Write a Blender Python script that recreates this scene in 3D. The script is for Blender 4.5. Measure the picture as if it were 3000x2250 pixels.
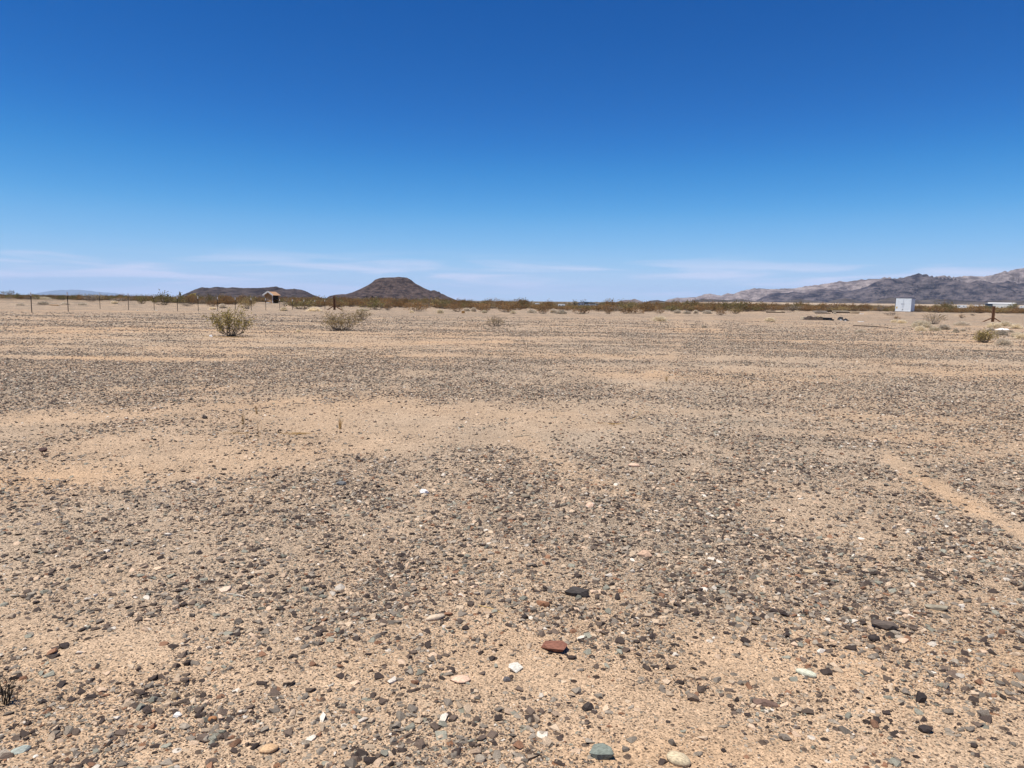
import bpy, bmesh, math, random
import numpy as np
from mathutils import Vector, Matrix, Euler

for o in list(bpy.data.objects):
    bpy.data.objects.remove(o, do_unlink=True)
SC = bpy.context.scene
COL = SC.collection
R = math.radians

# ------------------------------------------------------------------ camera
F_PX, CX, CY = 2080.0, 1500.0, 1125.0       # focal length and centre in pixels of the 3000 x 2250 photograph
CAM_H = 1.5
PITCH = math.atan((CY - 881.75) / F_PX)
ROLL = math.atan(0.0125)
fwd = np.array([0, math.cos(PITCH), -math.sin(PITCH)])
up0 = np.array([0, math.sin(PITCH), math.cos(PITCH)])
rt0 = np.array([1.0, 0, 0])
rgt = rt0 * math.cos(ROLL) + up0 * math.sin(ROLL)
upv = up0 * math.cos(ROLL) - rt0 * math.sin(ROLL)
cam_data = bpy.data.cameras.new('camera')
cam = bpy.data.objects.new('camera', cam_data)
COL.objects.link(cam)
cam_data.sensor_width = 36.0
cam_data.lens = F_PX / 3000.0 * 36.0
cam_data.clip_start = 0.05
cam_data.clip_end = 160000.0
cam.matrix_world = Matrix(((rgt[0], upv[0], -fwd[0], 0), (rgt[1], upv[1], -fwd[1], 0),
                           (rgt[2], upv[2], -fwd[2], CAM_H), (0, 0, 0, 1)))
SC.camera = cam

# ------------------------------------------------------------------ light
SUN_EL, SUN_AZ = R(72), R(-118)              # azimuth from +Y (the view direction), negative = to the left
sdir = Vector((math.sin(SUN_AZ) * math.cos(SUN_EL), math.cos(SUN_AZ) * math.cos(SUN_EL), math.sin(SUN_EL)))
sun_data = bpy.data.lights.new('sun', 'SUN')
sun_data.energy = 4.2
sun_data.angle = R(0.5)
sun_data.color = (1.0, 0.945, 0.845)
sun = bpy.data.objects.new('sun', sun_data)
COL.objects.link(sun)
sun.location = (0, 0, 50)
sun.rotation_euler = (-sdir).to_track_quat('-Z', 'Y').to_euler()

world = bpy.data.worlds.new('World')
SC.world = world
world.use_nodes = True
wn, wl = world.node_tree.nodes, world.node_tree.links
wn.clear()
w_out = wn.new('ShaderNodeOutputWorld')
w_bg = wn.new('ShaderNodeBackground')
w_bg.inputs['Strength'].default_value = 0.15
sky = wn.new('ShaderNodeTexSky')
sky.sky_type = 'NISHITA'
sky.sun_disc = False
sky.sun_elevation = SUN_EL
sky.sun_rotation = SUN_AZ % (2 * math.pi)
sky.altitude = 300
sky.air_density = 0.4
sky.dust_density = 0.0
sky.ozone_density = 3.0
# the camera's deep, saturated rendering of a desert sky: one tone curve per colour channel, the same in every direction
pre = wn.new('ShaderNodeVectorMath'); pre.operation = 'SCALE'; pre.inputs['Scale'].default_value = 0.15 * 0.4
wl.new(sky.outputs[0], pre.inputs[0])
cur = wn.new('ShaderNodeRGBCurve')
CURVES = [[(0, 0), (.125, .0008), (.179, .024), (.263, .098), (.39, .205), (.542, .315), (.688, .37), (1.0, .45), (2.4, .75)],
          [(0, 0), (.171, .067), (.317, .192), (.451, .300), (.633, .392), (.813, .450), (1.0, .49), (2.4, .75)],
          [(0, 0), (.36, .282), (.614, .475), (.804, .56), (1.0, .605), (1.4, .64), (2.4, .75)]]
for ci, pts in enumerate(CURVES):
    cv = cur.mapping.curves[ci]
    while len(cv.points) < len(pts): cv.points.new(0.5, 0.5)
    for q, (a_, b_) in zip(cv.points, pts): q.location = (a_ * 0.4, b_)
cur.mapping.extend = 'HORIZONTAL'
cur.mapping.update()
wl.new(pre.outputs[0], cur.inputs['Color'])
hsv = wn.new('ShaderNodeVectorMath'); hsv.operation = 'SCALE'; hsv.inputs['Scale'].default_value = 1 / 0.15
wl.new(cur.outputs[0], hsv.inputs[0])
# thin high cirrus in low bands above the horizon, all the way round
tc = wn.new('ShaderNodeTexCoord')
sep = wn.new('ShaderNodeSeparateXYZ')
wl.new(tc.outputs['Generated'], sep.inputs[0])
azn = wn.new('ShaderNodeMath'); azn.operation = 'ARCTAN2'
wl.new(sep.outputs[0], azn.inputs[0]); wl.new(sep.outputs[1], azn.inputs[1])
cmb = wn.new('ShaderNodeCombineXYZ')
m1 = wn.new('ShaderNodeMath'); m1.operation = 'MULTIPLY'; m1.inputs[1].default_value = 3.2
m2 = wn.new('ShaderNodeMath'); m2.operation = 'MULTIPLY'; m2.inputs[1].default_value = 38.0
wl.new(azn.outputs[0], m1.inputs[0]); wl.new(sep.outputs[2], m2.inputs[0])
wl.new(m1.outputs[0], cmb.inputs[0]); wl.new(m2.outputs[0], cmb.inputs[1])
cn = wn.new('ShaderNodeTexNoise')
cn.inputs['Scale'].default_value = 1.6; cn.inputs['Detail'].default_value = 5.0
cn.inputs['Roughness'].default_value = 0.5; cn.inputs['Distortion'].default_value = 0.5
wl.new(cmb.outputs[0], cn.inputs['Vector'])
cr = wn.new('ShaderNodeMapRange'); cr.interpolation_type = 'SMOOTHSTEP'
cr.inputs['From Min'].default_value = 0.43; cr.inputs['From Max'].default_value = 0.64
wl.new(cn.outputs['Fac'], cr.inputs['Value'])
ce = wn.new('ShaderNodeMapRange'); ce.interpolation_type = 'SMOOTHSTEP'
ce.inputs['From Min'].default_value = 0.070; ce.inputs['From Max'].default_value = 0.030
wl.new(sep.outputs[2], ce.inputs['Value'])
cf = wn.new('ShaderNodeMath'); cf.operation = 'MULTIPLY'
wl.new(cr.outputs[0], cf.inputs[0]); wl.new(ce.outputs[0], cf.inputs[1])
cf2 = wn.new('ShaderNodeMath'); cf2.operation = 'MULTIPLY'; cf2.inputs[1].default_value = 1.0
wl.new(cf.outputs[0], cf2.inputs[0])
cmix = wn.new('ShaderNodeMixRGB')
cmix.inputs['Color2'].default_value = (3.25, 3.5, 4.5, 1)
wl.new(cf2.outputs[0], cmix.inputs['Fac']); wl.new(hsv.outputs[0], cmix.inputs['Color1'])
wl.new(cmix.outputs[0], w_bg.inputs['Color'])
wl.new(w_bg.outputs[0], w_out.inputs['Surface'])

SC.view_settings.view_transform = 'Standard'
SC.view_settings.look = 'None'
SC.view_settings.exposure = 0.60
SC.view_settings.gamma = 1.0
SC.render.engine = 'CYCLES'
SC.cycles.max_bounces = 6
SC.cycles.volume_bounces = 1
SC.cycles.use_denoising = True

# ------------------------------------------------------------------ helpers
rng = np.random.default_rng(7)
random.seed(7)

def _hash(xi, yi, seed):
    h = (xi.astype(np.int64) * 374761393 + yi.astype(np.int64) * 668265263 + seed * 1442695041) & 0xFFFFFFFF
    h = ((h ^ (h >> 13)) * 1274126177) & 0xFFFFFFFF
    h = (h ^ (h >> 16)) & 0xFFFFFFFF
    return h / 4294967295.0

def vnoise(x, y, seed=0):
    x = np.asarray(x, float); y = np.asarray(y, float)
    xi, yi = np.floor(x), np.floor(y)
    fx, fy = x - xi, y - yi
    fx = fx * fx * fx * (fx * (fx * 6 - 15) + 10); fy = fy * fy * fy * (fy * (fy * 6 - 15) + 10)
    a = _hash(xi, yi, seed); b = _hash(xi + 1, yi, seed); c = _hash(xi, yi + 1, seed); d = _hash(xi + 1, yi + 1, seed)
    return (a * (1 - fx) + b * fx) * (1 - fy) + (c * (1 - fx) + d * fx) * fy

def fbm(x, y, oct=5, seed=0, rough=0.5):
    v = 0; a = 1.0; t = 0
    for k in range(oct):
        v = v + a * vnoise(x * 2 ** k + 17.3 * k, y * 2 ** k - 9.1 * k, seed + k)
        t += a; a *= rough
    return v / t

def ridged(x, y, oct=5, seed=0, rough=0.55):
    v = 0; a = 1.0; t = 0
    for k in range(oct):
        n = 1 - np.abs(2 * vnoise(x * 2 ** k + 3.7 * k, y * 2 ** k + 11.9 * k, seed + k) - 1)
        v = v + a * n; t += a; a *= rough
    return v / t

def sstep(a, b, x):
    t = np.clip((np.asarray(x, float) - a) / (b - a), 0, 1)
    return t * t * (3 - 2 * t)

def pix_dir(px, py):
    px = np.asarray(px, float); py = np.asarray(py, float)
    return (fwd[None] * F_PX + (px - CX)[..., None] * rgt[None] - (py - CY)[..., None] * upv[None]).reshape(px.shape + (3,))

def to_pix(P):
    q = P - np.array([0, 0, CAM_H])
    d = q @ fwd
    d = np.where(d < 0.05, 0.05, d)
    return CX + F_PX * (q @ rgt) / d, CY - F_PX * (q @ upv) / d

def ground_z(x, y):
    x = np.asarray(x, float); y = np.asarray(y, float)
    r = np.hypot(x, y)
    z = 0.24 * np.exp(-((x + 40) / 22) ** 2 - ((y - 46) / 26) ** 2)
    z = z - 0.13 * sstep(62, 105, y) * np.exp(-((x + 20) / 70) ** 2)
    z = z + 0.40 * np.exp(-((x - 78) / 45) ** 2 - ((y - 132) / 34) ** 2)
    z = z + 0.36 * np.exp(-((x + 72) / 60) ** 2 - ((y - 205) / 50) ** 2)
    az = np.arctan2(x, np.maximum(y, 1e-6))
    z = z - 2.6 * sstep(215, 470, r) * sstep(-0.14, 0.0, az) * (1 - sstep(1100, 2600, r)) * np.where(y > 0, 1, 0)
    z = z + 7.5 * sstep(850, 2400, r) * sstep(0.10, 0.32, az)
    z = z - 6.0 * sstep(500, 4000, r) * sstep(0.10, -0.05, az)
    # small unevenness close by
    near = 1 - sstep(18, 45, r)
    z = z + near * (0.030 * (fbm(x * 0.55, y * 0.55, 3, 31) - 0.5) + 0.014 * (fbm(x * 3.1, y * 3.1, 3, 41) - 0.5))
    return z

def hit(px, py):
    """point of the ground seen at a photo pixel"""
    d = pix_dir(px, py); d = d / np.linalg.norm(d)
    t = 1.0
    zt = 0.0
    for k in range(60):
        if d[2] > -1e-5:
            return None
        t = (zt - CAM_H) / d[2]
        p = d * t
        zn = float(ground_z(p[0], p[1]))
        if abs(zn - zt) < 1e-4: break
        zt = zt * 0.5 + zn * 0.5
    return np.array([d[0] * t, d[1] * t, zt])

def px_size(p):
    """metres per photo pixel at a point"""
    return float((np.asarray(p) - np.array([0, 0, CAM_H])) @ fwd) / F_PX

def at_depth(px, py, dist):
    """point along a pixel's direction at a horizontal distance"""
    d = pix_dir(px, py)
    return d / math.hypot(d[0], d[1]) * dist + np.array([0, 0, CAM_H])

class MB:
    def __init__(s): s.v = []; s.f = []; s.m = []
    def add(s, vs, fs, mi=0):
        b = len(s.v); s.v += [tuple(v) for v in vs]
        for f in fs: s.f.append(tuple(i + b for i in f)); s.m.append(mi)
    def box(s, c, d, rot=None, mi=0, taper=1.0):
        x, y, z = d[0] / 2, d[1] / 2, d[2] / 2
        vs = [Vector((sx * x * (taper if sz > 0 else 1), sy * y * (taper if sz > 0 else 1), sz * z)) for sz in (-1, 1) for sy in (-1, 1) for sx in (-1, 1)]
        if rot is not None:
            Rm = Euler(rot).to_matrix(); vs = [Rm @ v for v in vs]
        c = Vector(c); vs = [v + c for v in vs]
        s.add(vs, [(0, 2, 3, 1), (4, 5, 7, 6), (0, 1, 5, 4), (2, 6, 7, 3), (0, 4, 6, 2), (1, 3, 7, 5)], mi)
    def tube(s, pts, rad, n=5, mi=0):
        pts = [Vector(p) for p in pts]; rings = []
        for i, p in enumerate(pts):
            t = (pts[min(i + 1, len(pts) - 1)] - pts[max(i - 1, 0)]).normalized()
            a = t.orthogonal().normalized(); b = t.cross(a)
            r = rad[i] if hasattr(rad, '__len__') else rad
            rings.append([p + (a * math.cos(2 * math.pi * k / n) + b * math.sin(2 * math.pi * k / n)) * r for k in range(n)])
        vs = [v for q in rings for v in q]; fs = []
        for i in range(len(pts) - 1):
            for k in range(n):
                k2 = (k + 1) % n
                fs.append((i * n + k, i * n + k2, (i + 1) * n + k2, (i + 1) * n + k))
        fs.append(tuple(range(n))[::-1]); fs.append(tuple(range((len(pts) - 1) * n, len(pts) * n)))
        s.add(vs, fs, mi)
    def mesh(s, name, mats):
        me = bpy.data.meshes.new(name); me.from_pydata(s.v, [], s.f)
        for m in (mats if isinstance(mats, (list, tuple)) else [mats]): me.materials.append(m)
        me.polygons.foreach_set('material_index', s.m)
        me.update(); return me
    def build(s, name, mats, parent=None, smooth=False):
        return link(name, s.mesh(name, mats), parent, smooth)

def link(name, me, parent=None, smooth=False):
    o = bpy.data.objects.new(name, me); COL.objects.link(o)
    if smooth and me: me.polygons.foreach_set('use_smooth', [True] * len(me.polygons))
    if parent is not None: o.parent = parent
    return o

def tag(o, label=None, cat=None, group=None, kind=None):
    if label: o['label'] = label
    if cat: o['category'] = cat
    if group: o['group'] = group
    if kind: o['kind'] = kind
    return o

def empty(name, loc, rz=0.0):
    o = bpy.data.objects.new(name, None); COL.objects.link(o)
    o.location = loc; o.rotation_euler = (0, 0, rz); o.empty_display_size = 0.2
    return o

# ------------------------------------------------------------------ materials
def new_mat(name):
    m = bpy.data.materials.new(name); m.use_nodes = True
    n, l = m.node_tree.nodes, m.node_tree.links
    b = n['Principled BSDF']; b.inputs['Roughness'].default_value = 0.9
    b.inputs['Specular IOR Level'].default_value = 0.25
    return m, n, l, b

def plain(name, col, rough=0.85, var=0.18, scale=8.0, spec=0.25, metal=0.0, bump=0.0):
    """a base colour broken up by noise"""
    m, n, l, b = new_mat(name)
    b.inputs['Roughness'].default_value = rough; b.inputs['Specular IOR Level'].default_value = spec
    b.inputs['Metallic'].default_value = metal
    t = n.new('ShaderNodeTexCoord'); ns = n.new('ShaderNodeTexNoise')
    ns.inputs['Scale'].default_value = scale; ns.inputs['Detail'].default_value = 6
    l.new(t.outputs['Object'], ns.inputs['Vector'])
    r = n.new('ShaderNodeValToRGB')
    r.color_ramp.elements[0].position = 0.3; r.color_ramp.elements[1].position = 0.7
    r.color_ramp.elements[0].color = tuple(c * (1 - var) for c in col) + (1,)
    r.color_ramp.elements[1].color = tuple(min(1, c * (1 + var)) for c in col) + (1,)
    l.new(ns.outputs['Fac'], r.inputs[0]); l.new(r.outputs[0], b.inputs['Base Color'])
    if bump:
        bp = n.new('ShaderNodeBump'); bp.inputs['Strength'].default_value = bump; bp.inputs['Distance'].default_value = 0.02
        l.new(ns.outputs['Fac'], bp.inputs['Height']); l.new(bp.outputs[0], b.inputs['Normal'])
    return m

def island(name, cols, rough=0.85, spec=0.2, trans=0.42):
    """each loose piece (leaf, blade) takes its own colour from a ramp"""
    m, n, l, b = new_mat(name)
    b.inputs['Roughness'].default_value = rough; b.inputs['Specular IOR Level'].default_value = spec
    g = n.new('ShaderNodeNewGeometry'); r = n.new('ShaderNodeValToRGB')
    el = r.color_ramp.elements
    while len(el) < len(cols): el.new(0.5)
    for i, c in enumerate(cols):
        el[i].position = i / (len(cols) - 1); el[i].color = tuple(c) + (1,)
    l.new(g.outputs['Random Per Island'], r.inputs[0])
    oi = n.new('ShaderNodeObjectInfo'); mr = n.new('ShaderNodeMapRange')
    mr.inputs['To Min'].default_value = 0.82; mr.inputs['To Max'].default_value = 1.18
    l.new(oi.outputs['Random'], mr.inputs['Value'])
    mx = n.new('ShaderNodeVectorMath'); mx.operation = 'SCALE'
    l.new(r.outputs[0], mx.inputs[0]); l.new(mr.outputs[0], mx.inputs['Scale'])
    l.new(mx.outputs[0], b.inputs['Base Color'])
    tr = n.new('ShaderNodeBsdfTranslucent'); ms = n.new('ShaderNodeMixShader'); ms.inputs[0].default_value = trans
    l.new(mx.outputs[0], tr.inputs['Color']); l.new(b.outputs[0], ms.inputs[1]); l.new(tr.outputs[0], ms.inputs[2])
    l.new(ms.outputs[0], n['Material Output'].inputs['Surface'])
    return m

def rock_mat(name, source):
    """stone: colour from the object (source 'object') or from the scattered point (source 'point'), with veins and flecks"""
    m, n, l, b = new_mat(name)
    b.inputs['Roughness'].default_value = 0.75; b.inputs['Specular IOR Level'].default_value = 0.3
    if source == 'object':
        c = n.new('ShaderNodeObjectInfo').outputs['Color']
    else:
        a = n.new('ShaderNodeAttribute'); a.attribute_type = 'INSTANCER'; a.attribute_name = 'pcol'; c = a.outputs['Color']
    t = n.new('ShaderNodeTexCoord'); ns = n.new('ShaderNodeTexNoise')
    ns.inputs['Scale'].default_value = 3.0; ns.inputs['Detail'].default_value = 5
    mp = n.new('ShaderNodeMapping'); mp.inputs['Scale'].default_value = (1, 3.0, 1.6)
    l.new(t.outputs['Object'], mp.inputs[0]); l.new(mp.outputs[0], ns.inputs['Vector'])
    mr = n.new('ShaderNodeMapRange'); mr.inputs['From Min'].default_value = 0.25; mr.inputs['From Max'].default_value = 0.75
    mr.inputs['To Min'].default_value = 0.5; mr.inputs['To Max'].default_value = 1.5
    l.new(ns.outputs['Fac'], mr.inputs['Value'])
    s = n.new('ShaderNodeVectorMath'); s.operation = 'SCALE'
    l.new(c, s.inputs[0]); l.new(mr.outputs[0], s.inputs['Scale'])
    l.new(s.outputs[0], b.inputs['Base Color'])
    bp = n.new('ShaderNodeBump'); bp.inputs['Strength'].default_value = 0.4; bp.inputs['Distance'].default_value = 0.004
    l.new(ns.outputs['Fac'], bp.inputs['Height']); l.new(bp.outputs[0], b.inputs['Normal'])
    return m

PEB = [((0.048, 0.033, 0.026), 22), ((0.105, 0.075, 0.056), 19), ((0.160, 0.132, 0.104), 13), ((0.265, 0.220, 0.170), 15),
       ((0.215, 0.205, 0.160), 5), ((0.43, 0.325, 0.225), 13), ((0.49, 0.355, 0.245), 7), ((0.54, 0.475, 0.395), 3), ((0.22, 0.115, 0.065), 4)]
PEB_C = np.array([p[0] for p in PEB]); PEB_W = np.array([p[1] for p in PEB], float); PEB_W /= PEB_W.sum()

def ground_mat():
    m, n, l, b = new_mat('desert_ground')
    b.inputs['Specular IOR Level'].default_value = 0.12; b.inputs['Roughness'].default_value = 0.95
    g = n.new('ShaderNodeNewGeometry').outputs['Position']
    def attr(nm):
        a = n.new('ShaderNodeAttribute'); a.attribute_name = nm; return a.outputs['Fac']
    def noise(sc, det=5, rough=0.55):
        t = n.new('ShaderNodeTexNoise'); t.inputs['Scale'].default_value = sc; t.inputs['Detail'].default_value = det
        t.inputs['Roughness'].default_value = rough; l.new(g, t.inputs['Vector']); return t.outputs['Fac']
    def voro(sc, rnd=1.0):
        t = n.new('ShaderNodeTexVoronoi'); t.inputs['Scale'].default_value = sc; t.inputs['Randomness'].default_value = rnd
        l.new(g, t.inputs['Vector']); return t
    def math_(op, a, c, clamp=False):
        t = n.new('ShaderNodeMath'); t.operation = op; t.use_clamp = clamp
        for i, v in enumerate((a, c)):
            if v is None: continue
            if isinstance(v, (int, float)): t.inputs[i].default_value = v
            else: l.new(v, t.inputs[i])
        return t.outputs[0]
    def mr(v, a, c, d, e):
        t = n.new('ShaderNodeMapRange'); l.new(v, t.inputs['Value'])
        for i, q in zip(('From Min', 'From Max', 'To Min', 'To Max'), (a, c, d, e)): t.inputs[i].default_value = q
        return t.outputs[0]
    def mix(f, a, c, mode='MIX'):
        t = n.new('ShaderNodeMixRGB'); t.blend_type = mode
        if isinstance(f, float): t.inputs[0].default_value = f
        else: l.new(f, t.inputs[0])
        for i, v in ((1, a), (2, c)):
            if isinstance(v, tuple): t.inputs[i].default_value = v + (1,)
            else: l.new(v, t.inputs[i])
        return t.outputs[0]
    def scale(c, f):
        t = n.new('ShaderNodeVectorMath'); t.operation = 'SCALE'; l.new(c, t.inputs[0])
        if isinstance(f, float): t.inputs['Scale'].default_value = f
        else: l.new(f, t.inputs['Scale'])
        return t.outputs[0]
    grav, warm, far, mid = attr('grav'), attr('warm'), attr('far'), attr('mid')
    sand = mix(warm, (0.378, 0.303, 0.228), (0.455, 0.315, 0.200))
    sand = scale(sand, mr(noise(1.1), 0.3, 0.7, 0.90, 1.10))
    sand = scale(sand, mr(noise(26.0, 5, 0.75), 0.25, 0.75, 0.72, 1.24))
    sand = scale(sand, mr(noise(5.0, 4, 0.6), 0.3, 0.7, 0.90, 1.08))
    # grit of a few millimetres
    v1 = voro(170.0)
    s1 = n.new('ShaderNodeSeparateColor'); l.new(v1.outputs['Color'], s1.inputs[0])
    gr = n.new('ShaderNodeValToRGB'); e = gr.color_ramp.elements
    gr.color_ramp.interpolation = 'CONSTANT'
    cols = [(0, (0.30, 0.28, 0.27)), (0.13, (0.62, 0.60, 0.58)), (0.32, (1.0, 0.98, 0.95)), (0.62, (1.12, 1.08, 1.02)), (0.84, (1.35, 1.28, 1.2)), (0.95, (1.6, 1.55, 1.5))]
    while len(e) < len(cols): e.new(0.5)
    for i, (p, c) in enumerate(cols): e[i].position = p; e[i].color = c + (1,)
    l.new(s1.outputs[0], gr.inputs[0])
    base = mix(mr(warm, 0, 1, 0.95, 0.75), sand, mix(1.0, sand, gr.outputs[0], 'MULTIPLY'))
    # pebbles of two sizes lying flush in the sand
    def pebbles(prev, sc, cover, seedch):
        v = voro(sc)
        s = n.new('ShaderNodeSeparateColor'); l.new(v.outputs['Color'], s.inputs[0])
        on = math_('LESS_THAN', s.outputs[seedch], math_('MULTIPLY', grav, cover))
        inside = math_('LESS_THAN', v.outputs['Distance'], math_('ADD', math_('MULTIPLY', s.outputs[(seedch + 1) % 3], 0.28), 0.22))
        f = math_('MULTIPLY', on, inside)
        r = n.new('ShaderNodeValToRGB'); r.color_ramp.interpolation = 'CONSTANT'
        el = r.color_ramp.elements
        while len(el) < len(PEB): el.new(0.5)
        acc = 0.0
        for i in range(len(PEB)):
            el[i].position = acc; el[i].color = tuple(PEB_C[i]) + (1,); acc += PEB_W[i] * 0.999
        l.new(s.outputs[(seedch + 2) % 3], r.inputs[0])
        return mix(f, prev, r.outputs[0]), f, v.outputs['Distance']
    c2, f2, d2 = pebbles(base, 110.0, 1.0, 0)
    c3, f3, d3 = pebbles(c2, 31.0, 0.62, 1)
    # beyond the scattered stones: the same cover of pebbles, drawn here
    vm = voro(20.0); sm = n.new('ShaderNodeSeparateColor'); l.new(vm.outputs['Color'], sm.inputs[0])
    om = math_('LESS_THAN', sm.outputs[0], math_('MULTIPLY', math_('MULTIPLY', grav, mid), 1.05))
    rm_ = n.new('ShaderNodeValToRGB'); rm_.color_ramp.interpolation = 'CONSTANT'; el = rm_.color_ramp.elements
    while len(el) < len(PEB): el.new(0.5)
    acc = 0.0
    for i in range(len(PEB)):
        el[i].position = acc; el[i].color = tuple(PEB_C[i]) + (1,); acc += PEB_W[i] * 0.999
    l.new(sm.outputs[2], rm_.inputs[0])
    c3 = mix(math_('MULTIPLY', om, 0.85), c3, rm_.outputs[0])
    # ground far off, under scattered scrub
    scrub = scale(mix(mr(noise(0.02, 6), 0.4, 0.6, 0.0, 1.0), (0.15, 0.108, 0.066), (0.095, 0.076, 0.046)), 1.0)
    colr = mix(far, c3, scrub)
    l.new(colr, b.inputs['Base Color'])
    h = math_('MULTIPLY', mr(v1.outputs['Distance'], 0, 0.6, 1, 0), 0.0022)
    h = math_('ADD', h, math_('MULTIPLY', math_('MULTIPLY', f2, mr(d2, 0, 0.5, 1, 0.3)), 0.005))
    h = math_('ADD', h, math_('MULTIPLY', math_('MULTIPLY', f3, mr(d3, 0, 0.5, 1, 0.3)), 0.012))
    bp = n.new('ShaderNodeBump'); bp.inputs['Strength'].default_value = 0.8; bp.inputs['Distance'].default_value = 1.0
    l.new(h, bp.inputs['Height']); l.new(bp.outputs[0], b.inputs['Normal'])
    return m

def hill_mat(name, dark, light, sc, slope_light=0.0):
    m, n, l, b = new_mat(name)
    b.inputs['Specular IOR Level'].default_value = 0.1
    g = n.new('ShaderNodeNewGeometry').outputs['Position']
    ns = n.new('ShaderNodeTexNoise'); ns.inputs['Scale'].default_value = sc; ns.inputs['Detail'].default_value = 12
    ns.inputs['Roughness'].default_value = 0.76
    mp = n.new('ShaderNodeMapping'); mp.inputs['Scale'].default_value = (0.7, 0.7, 2.6); l.new(g, mp.inputs[0]); l.new(mp.outputs[0], ns.inputs['Vector'])
    r = n.new('ShaderNodeValToRGB'); r.color_ramp.elements[0].position = 0.42; r.color_ramp.elements[1].position = 0.58
    r.color_ramp.elements[0].color = dark + (1,); r.color_ramp.elements[1].color = light + (1,)
    l.new(ns.outputs['Fac'], r.inputs[0]); l.new(r.outputs[0], b.inputs['Base Color'])
    bp = n.new('ShaderNodeBump'); bp.inputs['Strength'].default_value = 0.9; bp.inputs['Distance'].default_value = 0.25 / sc
    l.new(ns.outputs['Fac'], bp.inputs['Height']); l.new(bp.outputs[0], b.inputs['Normal'])
    return m

M_GROUND = ground_mat()
M_STONE = rock_mat('stone', 'object')
M_PEBBLE = rock_mat('gravel_stone', 'point')
M_STEM = island('bush_stem', [(0.125, 0.094, 0.075), (0.237, 0.194, 0.163), (0.375, 0.325, 0.275)])
M_OLIVE = island('olive_leaf', [(0.19, 0.15, 0.036), (0.33, 0.255, 0.066), (0.47, 0.365, 0.12), (0.62, 0.5, 0.25)])
M_OCHRE = island('ochre_leaf', [(0.19, 0.13, 0.045), (0.3, 0.215, 0.08), (0.42, 0.31, 0.14), (0.54, 0.43, 0.25)])
M_RUST = island('rust_leaf', [(0.18, 0.095, 0.04), (0.27, 0.148, 0.062), (0.33, 0.195, 0.085), (0.26, 0.19, 0.08)])
M_GREYT = island('grey_twig', [(0.188, 0.15, 0.112), (0.3, 0.25, 0.194), (0.438, 0.375, 0.288)])
M_GREEN = island('green_leaf', [(0.1, 0.092, 0.034), (0.165, 0.145, 0.05), (0.24, 0.2, 0.075), (0.32, 0.26, 0.12)])
M_STRAW = island('straw', [(0.6, 0.5, 0.34), (0.72, 0.615, 0.44), (0.82, 0.72, 0.54), (0.88, 0.79, 0.63)])
M_STRAWG = island('grey_straw', [(0.46, 0.39, 0.3), (0.6, 0.52, 0.41), (0.72, 0.64, 0.52)])
M_GOLD = island('gold_straw', [(0.42, 0.27, 0.10), (0.55, 0.38, 0.16), (0.64, 0.47, 0.24)])

# ------------------------------------------------------------------ ground
# where the photograph shows more (+) or less (-) stones: centre and radii in photo pixels
GRAV = [(300, 1085, 620, 55, .55), (900, 1075, 520, 40, .40), (1500, 1050, 350, 35, .1), (200, 1175, 300, 28, .45), (80, 1120, 350, 40, .25),
        (1310, 1162, 110, 20, .5), (1560, 1160, 110, 20, .5), (1750, 1150, 160, 25, .25), (1250, 1088, 110, 13, -.55), (1050, 1225, 480, 45, -.6),
        (1500, 1215, 600, 40, -.55), (1650, 1290, 420, 40, -.45), (1980, 1110, 170, 16, -.6), (1750, 1035, 150, 22, -.5), (1850, 1085, 160, 14, -.35),
        (400, 1330, 480, 60, -.5), (150, 1290, 250, 40, -.1), (900, 1390, 350, 50, .15), (500, 972, 650, 12, -.6), (1250, 985, 400, 14, -.3),
        (250, 917, 450, 5, -.5), (2600, 1180, 600, 90, .30), (2350, 1010, 700, 38, .3), (2900, 1300, 300, 120, .22), (2650, 1078, 320, 8, -.5),
        (2800, 1000, 230, 22, -.65), (2850, 960, 250, 16, -.5), (2400, 957, 220, 7, -.5), (2050, 935, 110, 4, -.5), (2110, 963, 90, 4, -.5),
        (2720, 1415, 150, 22, -.5), (2820, 1470, 140, 25, -.45), (2250, 1330, 260, 20, -.3), (2350, 1400, 300, 30, .25),
        (1900, 1560, 900, 160, .28), (2600, 1650, 500, 160, .25), (1300, 1500, 500, 90, .12), (600, 1570, 400, 80, .10), (900, 1740, 350, 80, .25),
        (1700, 1800, 500, 110, .25), (250, 1880, 420, 75, -1.0), (720, 1990, 420, 55, -.8), (2700, 1850, 420, 170, .35), (150, 2110, 300, 110, .22), (480, 2080, 250, 60, .18),
        (1450, 2010, 420, 60, -.35), (2150, 2190, 420, 70, -.6), (1350, 2200, 350, 60, .38), (2800, 2050, 260, 90, .25), (2850, 1760, 180, 40, -.35),
        (2500, 1960, 180, 40, -.15), (800, 2230, 250, 60, -.25), (1100, 2100, 300, 60, -.05), (0, 1480, 260, 60, -.1), (2000, 1380, 260, 30, -.1)]
WARM = [(500, 972, 650, 12, .9), (250, 917, 450, 6, .8), (300, 1270, 300, 50, .45), (300, 1420, 420, 60, .55), (1000, 1185, 300, 25, .3),
        (1550, 1330, 160, 60, .5), (1700, 1400, 260, 60, .35), (2720, 1415, 160, 30, .7), (2830, 1475, 160, 30, .7), (200, 2120, 400, 130, .5),
        (1500, 1900, 600, 120, .35), (2700, 1900, 450, 180, .55), (1800, 2200, 500, 90, .45), (1500, 2240, 900, 60, .3), (2800, 985, 260, 28, .7),
        (2250, 938, 120, 5, .8), (2020, 965, 110, 5, .7), (2850, 1560, 250, 60, .3), (1700, 985, 260, 12, .4), (1200, 985, 330, 16, .5), (2100, 930, 900, 6, .3)]
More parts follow.
